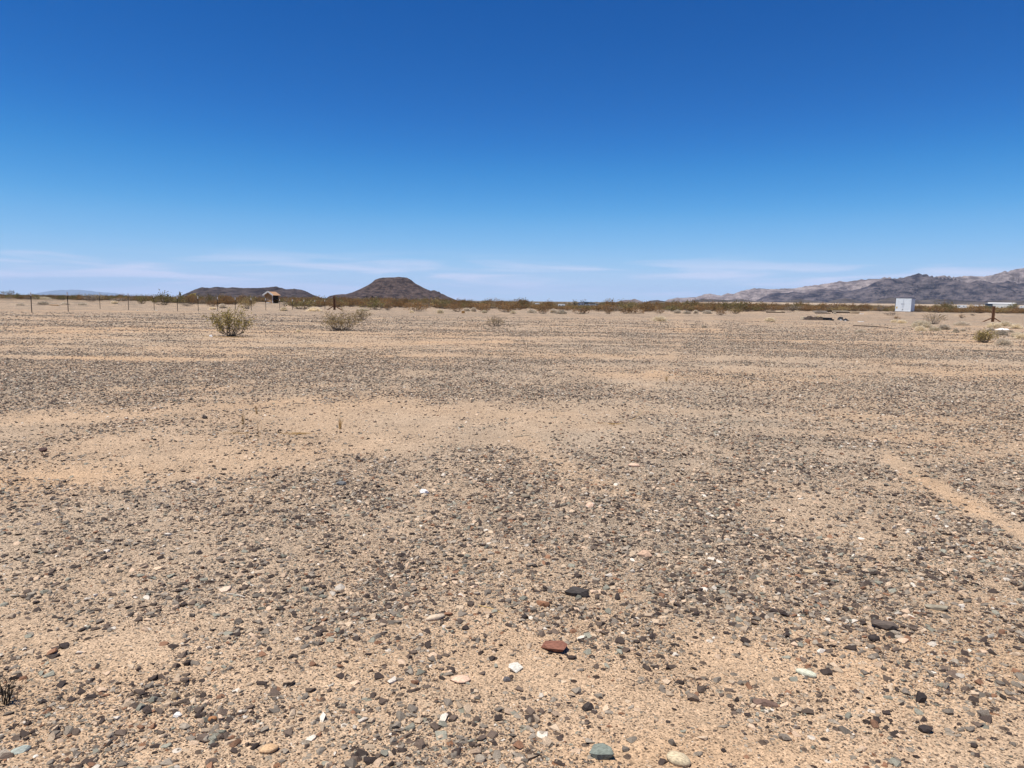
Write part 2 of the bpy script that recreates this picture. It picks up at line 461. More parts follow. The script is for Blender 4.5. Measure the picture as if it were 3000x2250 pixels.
# wheel tracks and scrapes, bare of stones: polylines in photo pixels, width, strength
TRACKS = [([(2600, 1350), (2720, 1415), (2830, 1475), (2990, 1560)], 22, .95), ([(1520, 1280), (1620, 1345), (1720, 1400), (1900, 1470)], 24, .60),
          ([(1985, 925), (1995, 985), (1960, 1050), (1900, 1110)], 22, .35), ([(2070, 925), (2100, 985), (2110, 1050)], 16, .28),
          ([(0, 1012), (500, 1018), (1000, 1012), (1500, 1000)], 5, .75), ([(0, 1046), (600, 1054), (1150, 1046)], 5, .7), ([(150, 1136), (600, 1140), (1000, 1128)], 8, .4),
          ([(1500, 1215), (2050, 1205), (2600, 1225), (3000, 1240)], 9, .4), ([(1700, 1255), (2300, 1262), (2900, 1300)], 11, .4), ([(1800, 1130), (2400, 1140), (3000, 1165)], 7, .4),
          ([(0, 1240), (300, 1225), (700, 1190), (1200, 1135)], 12, .35), ([(0, 1400), (500, 1375), (1000, 1330), (1700, 1250)], 26, .30)]
def tracks(px, py):
    v = np.zeros_like(px)
    for pl, w, a in TRACKS:
        d = np.full_like(px, 1e9)
        for (x0, y0), (x1, y1) in zip(pl[:-1], pl[1:]):
            t = np.clip(((px - x0) * (x1 - x0) + (py - y0) * (y1 - y0)) / ((x1 - x0) ** 2 + (y1 - y0) ** 2), 0, 1)
            d = np.minimum(d, np.hypot(px - x0 - t * (x1 - x0), py - y0 - t * (y1 - y0)))
        v -= a * np.exp(-(d / w) ** 2)
    return v
def blobs(lst, px, py):
    v = np.zeros_like(px)
    for x, y, rx, ry, a in lst:
        v += a * np.exp(-((px - x) / rx) ** 2 - ((py - y) / ry) ** 2)
    return v

def soft(v):
    return np.where(v > 0, 0.75 * v, 0.52 * v)

def ground_masks(x, y):
    z = np.zeros_like(x)
    px, py = to_pix(np.stack([x, y, z], -1))
    front = (y > 0.3)
    r = np.hypot(x, y)
    n1 = fbm(x * 0.55 + 0.12 * y, y * 0.42, 5, 3)
    n2 = fbm(x * 1.9, y * 1.7, 4, 13)
    # grader and tyre streaks running across the view further off
    st = fbm(x * 0.045 + 0.02 * y, y * 0.9 + x * 0.02, 4, 23)
    stw = sstep(9, 24, r)
    gq = 0.52 + 1.0 * (n1 - 0.5) + 0.8 * (n2 - 0.5) + 1.4 * stw * (st - 0.5) + np.where(front, soft(blobs(GRAV, px, py)) + 0.75 * tracks(px, py) * (0.4 + n2), 0)
    wq = 0.30 + 1.2 * (fbm(x * 0.4 + 5, y * 0.4, 4, 53) - 0.5) - 0.5 * stw * (st - 0.5) + np.where(front, 0.6 * blobs(WARM, px, py) - 0.35 * tracks(px, py), 0)
    edge = sstep(60, 120, r)
    gq = gq * (1 - 0.12 * edge)
    return np.clip(gq, 0.16, 1.0), np.clip(wq - 0.25 * np.clip(gq - 0.4, 0, 1), 0, 1)

def build_ground():
    ang = np.concatenate([np.arange(-180, -52, 4.0), np.arange(-52, 52, 0.18), np.arange(52, 180, 4.0)])
    ang = np.radians(ang)
    rad = np.concatenate([np.geomspace(0.4, 120, 330), np.geomspace(120, 30000, 90)[1:]])
    A, Rr = np.meshgrid(ang, rad)
    X = np.sin(A) * Rr; Y = np.cos(A) * Rr
    Z = ground_z(X, Y)
    nr, na = X.shape
    V = np.concatenate([np.array([[0, 0, float(ground_z(0.0, 0.0))]]), np.stack([X, Y, Z], -1).reshape(-1, 3)])
    i = np.arange(nr - 1)[:, None] * na; j = np.arange(na)[None]; j2 = (j + 1) % na
    Q = np.stack([1 + i + j, 1 + i + j2 * 1, 1 + i + na + j2, 1 + i + na + j], -1).reshape(-1, 4)[:, ::-1]
    faces = Q.tolist() + [(0, 1 + (k + 1) % na, 1 + k) for k in range(na)]
    me = bpy.data.meshes.new('ground'); me.from_pydata(V.tolist(), [], faces)
    gv, wv = ground_masks(V[:, 0], V[:, 1])
    r = np.hypot(V[:, 0], V[:, 1]); az = np.arctan2(V[:, 0], V[:, 1])
    far = sstep(120, 330, r) * (0.75 + 0.5 * (fbm(V[:, 0] * 0.01, V[:, 1] * 0.01, 3, 77) - 0.5))
    pale = sstep(1500, 1700, r) * (1 - sstep(2300, 2700, r)) * sstep(0.19, 0.28, az) * np.where(V[:, 1] > 0, 1, 0)
    far = far * (1 - pale); gv = gv * (1 - pale); wv = wv * (1 - 0.7 * pale)
    for nm, d in (('grav', gv), ('warm', wv), ('far', far), ('mid', sstep(20, 60, r))):
        a = me.attributes.new(nm, 'FLOAT', 'POINT'); a.data.foreach_set('value', np.ascontiguousarray(d, dtype=np.float32))
    me.materials.append(M_GROUND)
    o = link('ground', me, None, True)
    return tag(o, kind='structure')
GROUND = build_ground()

# ------------------------------------------------------------------ hills and mountain ranges
def elev_tan(px, py):
    d = pix_dir(px, py); return d[..., 2] / np.hypot(d[..., 0], d[..., 1]), np.arctan2(d[..., 0], d[..., 1])

def grid_mesh(name, X, Y, Z, mat):
    nr, nc = X.shape
    V = np.stack([X, Y, Z], -1).reshape(-1, 3)
    i = np.arange(nr - 1)[:, None] * nc; j = np.arange(nc - 1)[None]
    Q = np.stack([i + j, i + j + 1, i + nc + j + 1, i + nc + j], -1).reshape(-1, 4)
    me = bpy.data.meshes.new(name); me.from_pydata(V.tolist(), [], Q.tolist()); me.materials.append(mat)
    o = link(name, me, None, False)
    return tag(o, kind='structure')

def ridge(name, prof, D, W, mat, seed, gully=0.5, lam=0.35, nx=260, nd=70, base=-10.0, sharp=1.2, wander=0.25):
    """a range whose skyline follows photo pixels: prof = [(px, py)], at distance D, half depth W"""
    pp = np.array(prof, float)
    u = np.linspace(pp[0, 0], pp[-1, 0], nx)
    pyv = np.interp(u, pp[:, 0], pp[:, 1])
    # fine skyline roughness
    pyv = pyv - 1.6 * (fbm(u * 0.11, u * 0 + seed, 4, seed) - 0.5) * np.minimum(1, (u - u[0]) / 20) * np.minimum(1, (u[-1] - u) / 20)
    t, az = elev_tan(u, pyv)
    s = np.linspace(-1, 1, nd)
    dist = D + W * s
    T, S = np.meshgrid(t, s); AZ, DD = np.meshgrid(az, dist)
    X = np.sin(AZ) * DD; Y = np.cos(AZ) * DD
    H0 = np.maximum(T * D + CAM_H - base, 2.0)
    L = lam * W
    wv = wander * (2 * fbm(X / (L * 2.2), Y / (L * 6), 3, seed + 5) - 1)
    g = np.clip(1 - np.abs(S - wv) ** 1.0 / (1 - 0.3), 0, 1) ** sharp
    rd = ridged(X / L, Y / L, 6, seed + 9)
    H = H0 * g * (1 - gully * (1 - g ** 4) * (1 - 1.5 * (rd - 0.3))) + H0 * 0.30 * gully * g * (1 - g ** 3) * (ridged(X / (L * 0.33), Y / (L * 0.33), 4, seed + 14) - 0.55) + H0 * 0.07 * g * (fbm(X / (L * 0.25), Y / (L * 0.25), 4, seed + 2) - 0.5)
    app = (H + base - CAM_H) / DD
    mx = app.max(0)
    k = (t - (base - CAM_H) / D) / np.maximum(mx - (base - CAM_H) / D, 1e-5)
    k = np.clip(k, 0.95, 1.08); k = np.convolve(np.pad(k, 5, 'edge'), np.ones(11) / 11, 'valid')
    H = H * k[None]
    return grid_mesh(name, X, Y, H + base, mat)

def butte(name, prof, cx, D, mat, seed, base=-8.0, n=260, gully=0.28):
    pp = np.array(prof, float)
    sc = D / F_PX
    t, az = elev_tan(pp[:, 0], pp[:, 1])
    _, az0 = elev_tan(np.array([cx]), np.array([880.0])); az0 = az0[0]
    lx = np.tan(az - az0) * D; hz = t * D + CAM_H - base
    ext = max(abs(lx[0]), abs(lx[-1])) * 1.02
    g = np.linspace(-ext, ext, n)
    U, Vv = np.meshgrid(g, g * 0.9)
    rr = np.hypot(U, Vv); w = 0.5 + 0.5 * U / np.maximum(rr, 1e-6)
    an = np.arctan2(Vv, U)
    wob = 1 + gully * 1.3 * (ridged(an * 3.2 + 7, rr / ext * 1.5, 4, seed) - 0.55) * sstep(0.05, 0.3, rr / ext) * np.abs(np.sin(an)) ** 0.6
    right = np.interp(rr * wob, lx[lx >= 0], hz[lx >= 0], right=0.0)
    left = np.interp(-rr * wob, lx[lx <= 0], hz[lx <= 0], left=0.0)
    w = sstep(0.25, 0.75, w)
    H = left * (1 - w) + right * w
    H = H + np.minimum(H, 24) * (0.45 * (fbm(U / 30, Vv / 30, 5, seed + 3) - 0.5) + 0.35 * (ridged(U / 55, Vv / 55, 4, seed + 8) - 0.6)) * np.abs(np.sin(an))
    H = np.maximum(H, 0) - 3 * (H <= 0.01)
    c, s_ = math.cos(az0), math.sin(az0)
    X = s_ * (D + Vv) + c * U; Y = c * (D + Vv) - s_ * U
    return grid_mesh(name, X, Y, H + base, mat)

M_H1 = hill_mat('dark_hill_rock', (0.020, 0.016, 0.019), (0.085, 0.066, 0.064), 0.030)
M_H2 = hill_mat('butte_rock', (0.024, 0.017, 0.018), (0.105, 0.073, 0.063), 0.040)
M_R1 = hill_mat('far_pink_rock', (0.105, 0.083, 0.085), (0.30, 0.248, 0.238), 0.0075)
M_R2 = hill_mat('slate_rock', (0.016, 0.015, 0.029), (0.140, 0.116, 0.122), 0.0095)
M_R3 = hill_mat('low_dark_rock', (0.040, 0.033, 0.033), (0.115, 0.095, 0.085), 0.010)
M_R4 = hill_mat('far_haze_tinted_rock', (0.10, 0.115, 0.15), (0.13, 0.145, 0.18), 0.001)  # blue of the distant haze is put into this rock colour

ridge('long_dark_hill', [(520, 872), (540, 862), (562, 852), (585, 843), (592, 841), (612, 844), (636, 840), (664, 843), (682, 842), (720, 844), (755, 844), (785, 842),
      (808, 839.5), (822, 843), (838, 847), (862, 846), (884, 849), (900, 855), (918, 864), (935, 870), (955, 879)], 3300, 520, M_H1, 101, gully=0.45, lam=0.42, nx=240, sharp=0.9)
butte('flat_topped_butte', [(935, 884), (952, 876), (966, 867), (984, 863), (1010, 862.5), (1030, 857), (1052, 848), (1075, 837), (1088, 829), (1099, 819.5), (1112, 815),
      (1136, 813.5), (1160, 815), (1176, 813.5), (1192, 813.5), (1205, 820), (1218, 831), (1240, 843), (1262, 852), (1290, 862), (1318, 873), (1345, 882), (1360, 890)],
      1150, 3900, M_H2, 120)
ridge('small_side_hill', [(1240, 884), (1258, 853), (1272, 849.5), (1285, 855), (1310, 868), (1345, 882)], 4350, 160, M_H2, 131, nx=70, nd=30, gully=0.3)
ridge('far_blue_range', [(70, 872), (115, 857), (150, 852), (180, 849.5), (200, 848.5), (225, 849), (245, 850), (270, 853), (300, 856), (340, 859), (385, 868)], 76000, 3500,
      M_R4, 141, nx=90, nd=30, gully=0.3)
ridge('tiny_dark_hill', [(1505, 886), (1525, 883.5), (1540, 881), (1552, 884), (1570, 887)], 5200, 120, M_H1, 151, nx=50, nd=24, gully=0.3)
ridge('low_far_hills', [(1570, 888), (1610, 885), (1640, 884), (1665, 886), (1720, 887), (1745, 884), (1765, 885.5), (1800, 888)], 7200, 260, M_H1, 153, nx=110, nd=26, gully=0.35)
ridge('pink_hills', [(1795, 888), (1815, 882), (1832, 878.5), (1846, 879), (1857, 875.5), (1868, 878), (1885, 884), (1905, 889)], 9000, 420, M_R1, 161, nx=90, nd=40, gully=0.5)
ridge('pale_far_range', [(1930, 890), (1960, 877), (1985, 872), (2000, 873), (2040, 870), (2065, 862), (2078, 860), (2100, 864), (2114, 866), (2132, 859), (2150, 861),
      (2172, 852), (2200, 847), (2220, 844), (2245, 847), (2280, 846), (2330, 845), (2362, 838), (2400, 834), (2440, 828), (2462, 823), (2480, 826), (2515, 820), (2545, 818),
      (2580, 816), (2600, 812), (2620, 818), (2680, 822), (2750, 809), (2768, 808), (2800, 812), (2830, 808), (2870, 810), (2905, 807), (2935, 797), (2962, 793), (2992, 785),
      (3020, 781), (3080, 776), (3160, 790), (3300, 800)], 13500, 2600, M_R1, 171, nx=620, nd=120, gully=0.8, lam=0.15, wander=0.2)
ridge('slate_range', [(2190, 893), (2215, 880), (2240, 868), (2262, 857), (2290, 858), (2310, 858), (2325, 855), (2350, 858), (2385, 850), (2415, 845), (2440, 848), (2470, 852), (2500, 851), (2540, 840),
      (2570, 824), (2590, 817), (2625, 816), (2650, 812), (2675, 806), (2691, 800.5), (2710, 804), (2735, 811), (2760, 815), (2800, 818), (2825, 826), (2840, 830), (2862, 822), (2880, 823),
      (2910, 829), (2935, 828), (2955, 823), (2985, 830), (3020, 826), (3080, 820), (3160, 830), (3300, 835)], 9800, 2100, M_R2, 181, nx=620, nd=150, gully=0.85, lam=0.16, wander=0.25)
ridge('front_low_hills', [(1870, 892), (1905, 881), (1920, 878.5), (1945, 882), (1985, 888), (2010, 886), (2040, 878), (2065, 875), (2090, 877), (2130, 879), (2170, 876), (2210, 882), (2240, 884), (2300, 884),
      (2340, 875), (2370, 880), (2420, 886), (2455, 876), (2480, 874), (2510, 880), (2545, 888), (2580, 878), (2610, 871), (2650, 875), (2700, 879), (2760, 876), (2820, 880), (2880, 884), (2940, 878), (3020, 882), (3200, 884)],
      6200, 700, M_R3, 191, nx=460, nd=50, gully=0.5, lam=0.4)

# ------------------------------------------------------------------ stones
def stone_mesh(seed, flat=0.6, npts=13, name='stone'):
    rs = np.random.default_rng(seed)
    p = rs.normal(size=(npts, 3)); p /= np.linalg.norm(p, axis=1)[:, None]
    p *= rs.uniform(0.8, 1.1, (npts, 1)); p[:, 2] *= flat
    bm = bmesh.new()
    for q in p: bm.verts.new(q)
    r = bmesh.ops.convex_hull(bm, input=bm.verts)
    bmesh.ops.delete(bm, geom=[g for g in r['geom_interior'] if isinstance(g, bmesh.types.BMVert)], context='VERTS')
    bmesh.ops.recalc_face_normals(bm, faces=bm.faces)
    bmesh.ops.triangulate(bm, faces=bm.faces)
    me = bpy.data.meshes.new(name); bm.to_mesh(me); bm.free()
    v = np.array([w.co[:] for w in me.vertices]); c = (v.max(0) + v.min(0)) / 2; s = (v.max(0) - v.min(0)) / 2
    for i, w in enumerate(me.vertices): w.co = [(v[i, 0] - c[0]) / s[0], (v[i, 1] - c[1]) / s[1], (v[i, 2] - c[2]) / s[2]]
    return me

def rounded_stone(seed, name='stone', sub=3, amp=0.16):
    rs = random.Random(seed)
    bm = bmesh.new(); bmesh.ops.create_icosphere(bm, subdivisions=sub, radius=1)
    P = np.array([v.co[:] for v in bm.verts]); off = rs.uniform(0, 50)
    n = fbm(P[:, 0] * 1.3 + off, P[:, 1] * 1.3 + P[:, 2] * 0.9, 3, seed) - 0.5
    for v, k in zip(bm.verts, n): v.co *= 1 + amp * 2 * k
    me = bpy.data.meshes.new(name); bm.to_mesh(me); bm.free(); return me

TAN, PINK, WHITE, DARK, BROWN, GREY, GREEN, RUST, ORANGE = (0.50, 0.36, 0.23), (0.62, 0.42, 0.30), (0.72, 0.68, 0.62), (0.040, 0.030, 0.027), (0.12, 0.085, 0.065), \
    (0.15, 0.15, 0.148), (0.24, 0.26, 0.21), (0.20, 0.085, 0.055), (0.36, 0.17, 0.07)
# (px, py of the stone's foot, length px, depth px on the ground, height ratio, turn, colour, shape, label)
ROCKS = [
 (1625, 1908, 78, .8, .34, -22, RUST, 'a', 'rust red angular rock, the largest red one in the foreground gravel'),
 (1690, 1752, 74, .36, .42, -14, (0.06, 0.05, 0.045), 'a', 'long dark plank-shaped stone with a black shadow along its near edge'),
 (1510, 1966, 46, .95, .45, 15, (0.60, 0.56, 0.48), 'a', 'pale grey-white triangular stone below and left of the rust red rock'),
 (1350, 1998, 56, .85, .22, 0, PINK, 'r', 'flat pale pink stone bedded in sand, left of the grey-white triangular stone'),
 (1276, 1820, 62, .38, .30, 28, (0.55, 0.43, 0.31), 'r', 'elongated tan stone lying slanted, left of the centre foreground'),
 (1760, 2222, 68, .75, .55, 10, (0.17, 0.19, 0.16), 'a', 'grey-green wedge-shaped stone at the bottom edge, left of the egg-shaped one'),
 (1988, 2240, 70, .70, .50, -30, (0.50, 0.41, 0.27), 'r', 'smooth tan egg-shaped stone at the bottom edge of the photo'),
 (788, 2204, 54, .70, .40, 18, (0.52, 0.34, 0.19), 'r', 'tan half-round flat stone near the bottom left of centre'),
 (622, 2114, 28, .7, .6, 20, ORANGE, 'r', 'small orange-brown rounded pebble in the left foreground'),
 (520, 2100, 26, .8, .55, 10, WHITE, 'a', 'small bright white quartz piece in the left foreground'),
 (58, 2208, 58, .40, .3, 30, (0.36, 0.39, 0.34), 'a', 'long pale green-grey stone in the bottom left corner'),
 (512, 2050, 22, .8, 1.5, 0, (0.40, 0.29, 0.18), 'a', 'upright tan stone shard casting a small black shadow'),
 (2362, 1984, 62, .40, .35, -38, (0.52, 0.52, 0.40), 'r', 'pale yellow-green curved stone in the right foreground'),
 (2697, 2058, 30, .7, 1.2, 0, DARK, 'a', 'black stone standing on edge in the right foreground'),
 (2712, 2146, 40, .8, .6, -20, DARK, 'a', 'blocky black stone near the bottom right'),
 (1243, 1448, 30, .8, .55, 0, (0.82, 0.80, 0.78), 'a', 'bright white quartz lump alone in the mid-left gravel'),
 (1730, 1486, 28, .9, .55, 40, PINK, 'a', 'split pink stone in the gravel right of the white quartz lump'),
 (1538, 1460, 30, .7, .45, -20, (0.22, 0.18, 0.13), 'r', 'grey-brown wedge stone between the white quartz and the pink stone'),
 (2242, 2072, 70, .35, .35, -15, (0.16, 0.10, 0.075), 'a', 'brown splinter-shaped stone on the sand at lower right'),
 (2375, 1682, 46, .6, .25, 8, (0.40, 0.30, 0.19), 'a', 'flat tan flake of stone in the dark gravel at right'),
 (2742, 1790, 62, .40, .30, -28, (0.30, 0.26, 0.19), 'a', 'long grey-tan slab stone in the gravel near the right edge'),
 (2592, 1850, 76, .32, .40, -26, (0.11, 0.085, 0.07), 'a', 'long layered dark brown stone in the right foreground'),
 (2560, 1878, 34, .8, .6, 0, DARK, 'r', 'rounded black stone just below the layered brown one'),
 (1590, 1778, 42, .6, .45, -8, (0.26, 0.13, 0.07), 'a', 'orange-brown stone below and left of the dark plank-shaped stone'),
 (662, 1733, 36, .8, .35, 30, (0.58, 0.44, 0.33), 'a', 'pale peach stone among dark pebbles at left'),
 (1890, 1634, 46, .75, .55, -30, (0.48, 0.32, 0.22), 'a', 'peach-brown angular stone with a black left side, right of centre'),
 (1858, 1370, 34, .6, .35, 0, PINK, 'r', 'pale pink stone far out in the gravel right of centre'),
 (1000, 1424, 30, .6, .5, 0, GREY, 'a', 'slate grey stone left of the white quartz lump'),
 (127, 1326, 28, .6, .6, 0, (0.07, 0.035, 0.03), 'a', 'reddish-black clod of rock on bare sand at the left edge'),
 (600, 1228, 16, .8, .8, 0, DARK, 'a', 'small black stone alone on the pale sandy patch at left'),
 (618, 988, 9, .9, .9, 0, (0.80, 0.78, 0.76), 'a', 'small white stone at the foot of the upright creosote bush'),
 (1722, 2080, 36, .8, .6, 40, (0.045, 0.035, 0.03), 'a', 'dark stone by the sandy strip above the grey-green wedge'),
 (2030, 2055, 42, .6, .6, -35, (0.20, 0.15, 0.11), 'a', 'striped brown stone right of the sandy strip'),
 (1484, 1996, 22, .9, .6, 0, (0.10, 0.09, 0.09), 'a', 'square grey stone below the grey-white triangular stone'),
]
for i, (px, py, ln, dp, hr, turn, col, shp, lab) in enumerate(ROCKS):
    p = hit(px, py - 0.10 * ln)
    s = px_size(p) * ln / 2
    me = rounded_stone(300 + i, 'rock', 3, 0.12 if shp == 'r' else 0.2) if shp == 'r' else stone_mesh(500 + i, 0.8, 22, 'rock')
    o = link('rock', me, None, shp == 'r'); me.materials.append(M_STONE)
    h = s * hr
    o.location = (p[0], p[1], p[2] + h * 0.55); o.scale = (s, s * dp, h)
    o.rotation_euler = (R(random.uniform(-5, 5)), R(random.uniform(-5, 5)), R(turn)); o.color = col + (1,)
    tag(o, lab, 'rock')

# single pebbles close to the camera: pieces of the ground
PEB_ME = []
for k in range(12):
    me = stone_mesh(900 + k, random.uniform(0.6, 0.9), 12 + k % 4, 'pebble'); me.materials.append(M_STONE); PEB_ME.append(me)
peb_objs = []
cnt = 0
tries = 0
while cnt < 265 and tries < 20000:
    tries += 1
    px, py = random.uniform(-60, 3060), 2290 - 720 * random.random() ** 1.6
    if any(abs(px - q[0]) < q[2] * 0.75 and abs(py - q[1]) < q[2] * 0.6 for q in ROCKS): continue
    p = hit(px, py)
    g, _ = ground_masks(np.array([p[0]]), np.array([p[1]]))
    if random.random() > g[0] * 1.3: continue
    ln = random.choice((15, 17, 19, 21, 23, 26, 30, 34)) * random.uniform(0.85, 1.1)
    s = px_size(p) * ln / 2
    o = bpy.data.objects.new('pebble', PEB_ME[cnt % 12]); COL.objects.link(o); o.parent = GROUND
    hr = random.uniform(0.28, 0.62)
    o.scale = (s, s * random.uniform(0.45, 0.95), s * hr)
    o.location = (p[0], p[1], p[2] + s * hr * 0.22)
    o.rotation_euler = (R(random.uniform(-14, 14)), R(random.uniform(-14, 14)), random.uniform(0, 6.28))
    c = PEB_C[rng.choice(len(PEB_C), p=PEB_W)] * random.uniform(0.75, 1.25)
    o.color = (c[0], c[1], c[2], 1); peb_objs.append(o); cnt += 1

# the rest of the gravel: hundreds of thousands of stones scattered by density
def scatter_points():
    out = []
    rings = np.geomspace(1.5, 66, 42)
    half = R(47)
    for r0, r1 in zip(rings[:-1], rings[1:]):
        rm = (r0 + r1) / 2
        smin = max(0.0026, 0.95 * rm / 710.0 * 0.5)      # radius
        area = half * (r1 ** 2 - r0 ** 2)
        dens = (0.40 if rm < 7 else 0.25) / (2.6 * smin ** 2) * (1 - 0.9 * float(sstep(24, 66, rm)))
        N = int(area * dens)
        a = rng.uniform(-half, half, N); r = np.sqrt(rng.uniform(r0 ** 2, r1 ** 2, N))
        x, y = np.sin(a) * r, np.cos(a) * r
        g, _ = ground_masks(x, y)
        cl = fbm(x * 6, y * 6, 3, 91)
        keep = rng.random(N) < np.clip(g * 1.15 - 0.02, 0, 1) ** 1.35 * np.clip(0.35 + 1.6 * (cl - 0.28), 0.15, 1.3)
        x, y = x[keep], y[keep]
        s = smin * rng.random(len(x)) ** (-1 / 2.2)
        s = np.minimum(s, np.maximum(0.022, smin * 1.35))
        out.append(np.stack([x, y, s], -1))
    return np.concatenate(out)

def gn_tree(name, sources, mat):
    t = bpy.data.node_groups.new(name, 'GeometryNodeTree')
    t.interface.new_socket('Geometry', in_out='INPUT', socket_type='NodeSocketGeometry')
    t.interface.new_socket('Geometry', in_out='OUTPUT', socket_type='NodeSocketGeometry')
    n, l = t.nodes, t.links
    gi, go = n.new('NodeGroupInput'), n.new('NodeGroupOutput')
    jn = n.new('GeometryNodeJoinGeometry')
    for s in reversed(sources):
        oi = n.new('GeometryNodeObjectInfo'); oi.transform_space = 'ORIGINAL'; oi.inputs['Object'].default_value = s
        g = oi.outputs['Geometry']
        if mat is not None:
            sm = n.new('GeometryNodeSetMaterial'); sm.inputs['Material'].default_value = mat
            l.new(g, sm.inputs['Geometry']); g = sm.outputs[0]
        gt = n.new('GeometryNodeGeometryToInstance'); l.new(g, gt.inputs[0]); l.new(gt.outputs[0], jn.inputs[0])
    ip = n.new('GeometryNodeInstanceOnPoints'); ip.inputs['Pick Instance'].default_value = True
    def at(nm, ty):
        a = n.new('GeometryNodeInputNamedAttribute'); a.data_type = ty; a.inputs['Name'].default_value = nm; return a.outputs['Attribute']
    er = n.new('FunctionNodeEulerToRotation'); l.new(at('rot', 'FLOAT_VECTOR'), er.inputs[0])
    l.new(gi.outputs[0], ip.inputs['Points']); l.new(jn.outputs[0], ip.inputs['Instance'])
    l.new(at('vid', 'INT'), ip.inputs['Instance Index']); l.new(er.outputs[0], ip.inputs['Rotation'])
    l.new(at('scl', 'FLOAT_VECTOR'), ip.inputs['Scale']); l.new(ip.outputs[0], go.inputs[0])
    return t

def points_obj(name, P, rot, scl, vid, col, tree):
    me = bpy.data.meshes.new(name); me.vertices.add(len(P)); me.vertices.foreach_set('co', np.ascontiguousarray(P, np.float32).ravel())
    for nm, ty, d, fld in (('rot', 'FLOAT_VECTOR', rot, 'vector'), ('scl', 'FLOAT_VECTOR', scl, 'vector'), ('vid', 'INT', vid, 'value'), ('pcol', 'FLOAT_COLOR', col, 'color')):
        if d is None: continue
        a = me.attributes.new(nm, ty, 'POINT')
        a.data.foreach_set(fld, np.ascontiguousarray(d, np.int32 if ty == 'INT' else np.float32).ravel())
    o = link(name, me)
    md = o.modifiers.new('scatter', 'NODES'); md.node_group = tree
    return o

S = scatter_points()
NP = len(S)
print('gravel stones', NP)
hr = rng.uniform(0.25, 0.62, NP)
P = np.stack([S[:, 0], S[:, 1], ground_z(S[:, 0], S[:, 1]) + S[:, 2] * hr * 0.22], -1)
rot = np.stack([rng.uniform(-.4, .4, NP), rng.uniform(-.4, .4, NP), rng.uniform(0, 6.28, NP)], -1)
scl = np.stack([S[:, 2], S[:, 2] * rng.uniform(0.5, 1, NP), S[:, 2] * hr], -1)
cc = PEB_C[rng.choice(len(PEB_C), NP, p=PEB_W)] * rng.uniform(0.7, 1.3, (NP, 1))
cc = np.concatenate([cc, np.ones((NP, 1))], -1)
gv = points_obj('gravel', P, rot, scl, np.arange(NP) % 12, cc, gn_tree('gravel_scatter', peb_objs[:12], M_PEBBLE))
tag(gv, 'dark and pale loose gravel scattered over the sandy ground', 'gravel', kind='stuff')

# ------------------------------------------------------------------ plants
def bush_parts(seed, w, h, stems, leaves, leaf, hollow=0.45, fork=3, stem_r=0.010, low=0.15, upright=1.0):
    """a vase-shaped desert bush: stems fan out from the base; leaf clumps sit along the outer twigs"""
    rs = random.Random(seed); w = w * 1.28; h = h * 1.08
    st, lf = MB(), MB()
    tips = []
    for k in range(stems):
        a = rs.uniform(0, 6.283); e = rs.uniform(0.05, 1.0) ** 0.6
        reach = w / 2 * e * rs.uniform(0.75, 1.05)
        top = h * (1 - 0.62 * e ** 2.2 / upright) * rs.uniform(0.55, 1.0)
        p0 = Vector((rs.gauss(0, 0.04 * w), rs.gauss(0, 0.04 * w), -0.02))
        p3 = Vector((math.cos(a) * reach, math.sin(a) * reach, max(top, h * 0.2)))
        p1 = p0 + (p3 - p0) * 0.35 + Vector((math.cos(a) * .09 * w * e + rs.gauss(0, .03) * w, math.sin(a) * .09 * w * e + rs.gauss(0, .03) * w, -0.07 * h))
        p2 = p0 + (p3 - p0) * 0.7 + Vector((rs.gauss(0, .04) * w, rs.gauss(0, .04) * w, 0.02 * h))
        st.tube([p0, p1, p2, p3], [stem_r * 1.3, stem_r, stem_r * .7, stem_r * .35], 4)
        chain = [p1, p2, p3]
        for q in range(fork):
            s0 = chain[rs.randrange(2)]; s1 = chain[2]
            b0 = s0 + (s1 - s0) * rs.uniform(0.1, 0.8)
            b1 = b0 + Vector((rs.gauss(0, .13) * w, rs.gauss(0, .13) * w, rs.uniform(0.02, 0.24) * h))
            st.tube([b0, b1], [stem_r * .6, stem_r * .25], 3)
            tips.append((b0, b1))
        tips.append((p2, p3)); tips.append((p1, p2))
    for k in range(leaves):
        a, b = tips[rs.randrange(len(tips))]
        f = rs.uniform(0.25, 1.08)
        c = a + (b - a) * f + Vector((rs.gauss(0, 1), rs.gauss(0, 1), rs.gauss(0, 1))) * leaf * 0.8
        if c.z < h * low * rs.random(): continue
        n = Vector((rs.gauss(0, 1), rs.gauss(0, 1), rs.gauss(0, 1))).normalized()
        u = n.orthogonal().normalized(); v = n.cross(u)
        s = leaf * rs.uniform(0.5, 1.3)
        lf.add([c - u * s * .5, c + v * s * .3, c + u * s * .5, c - v * s * .3 + n * s * .15], [(0, 1, 2), (0, 2, 3)])
    return st, lf

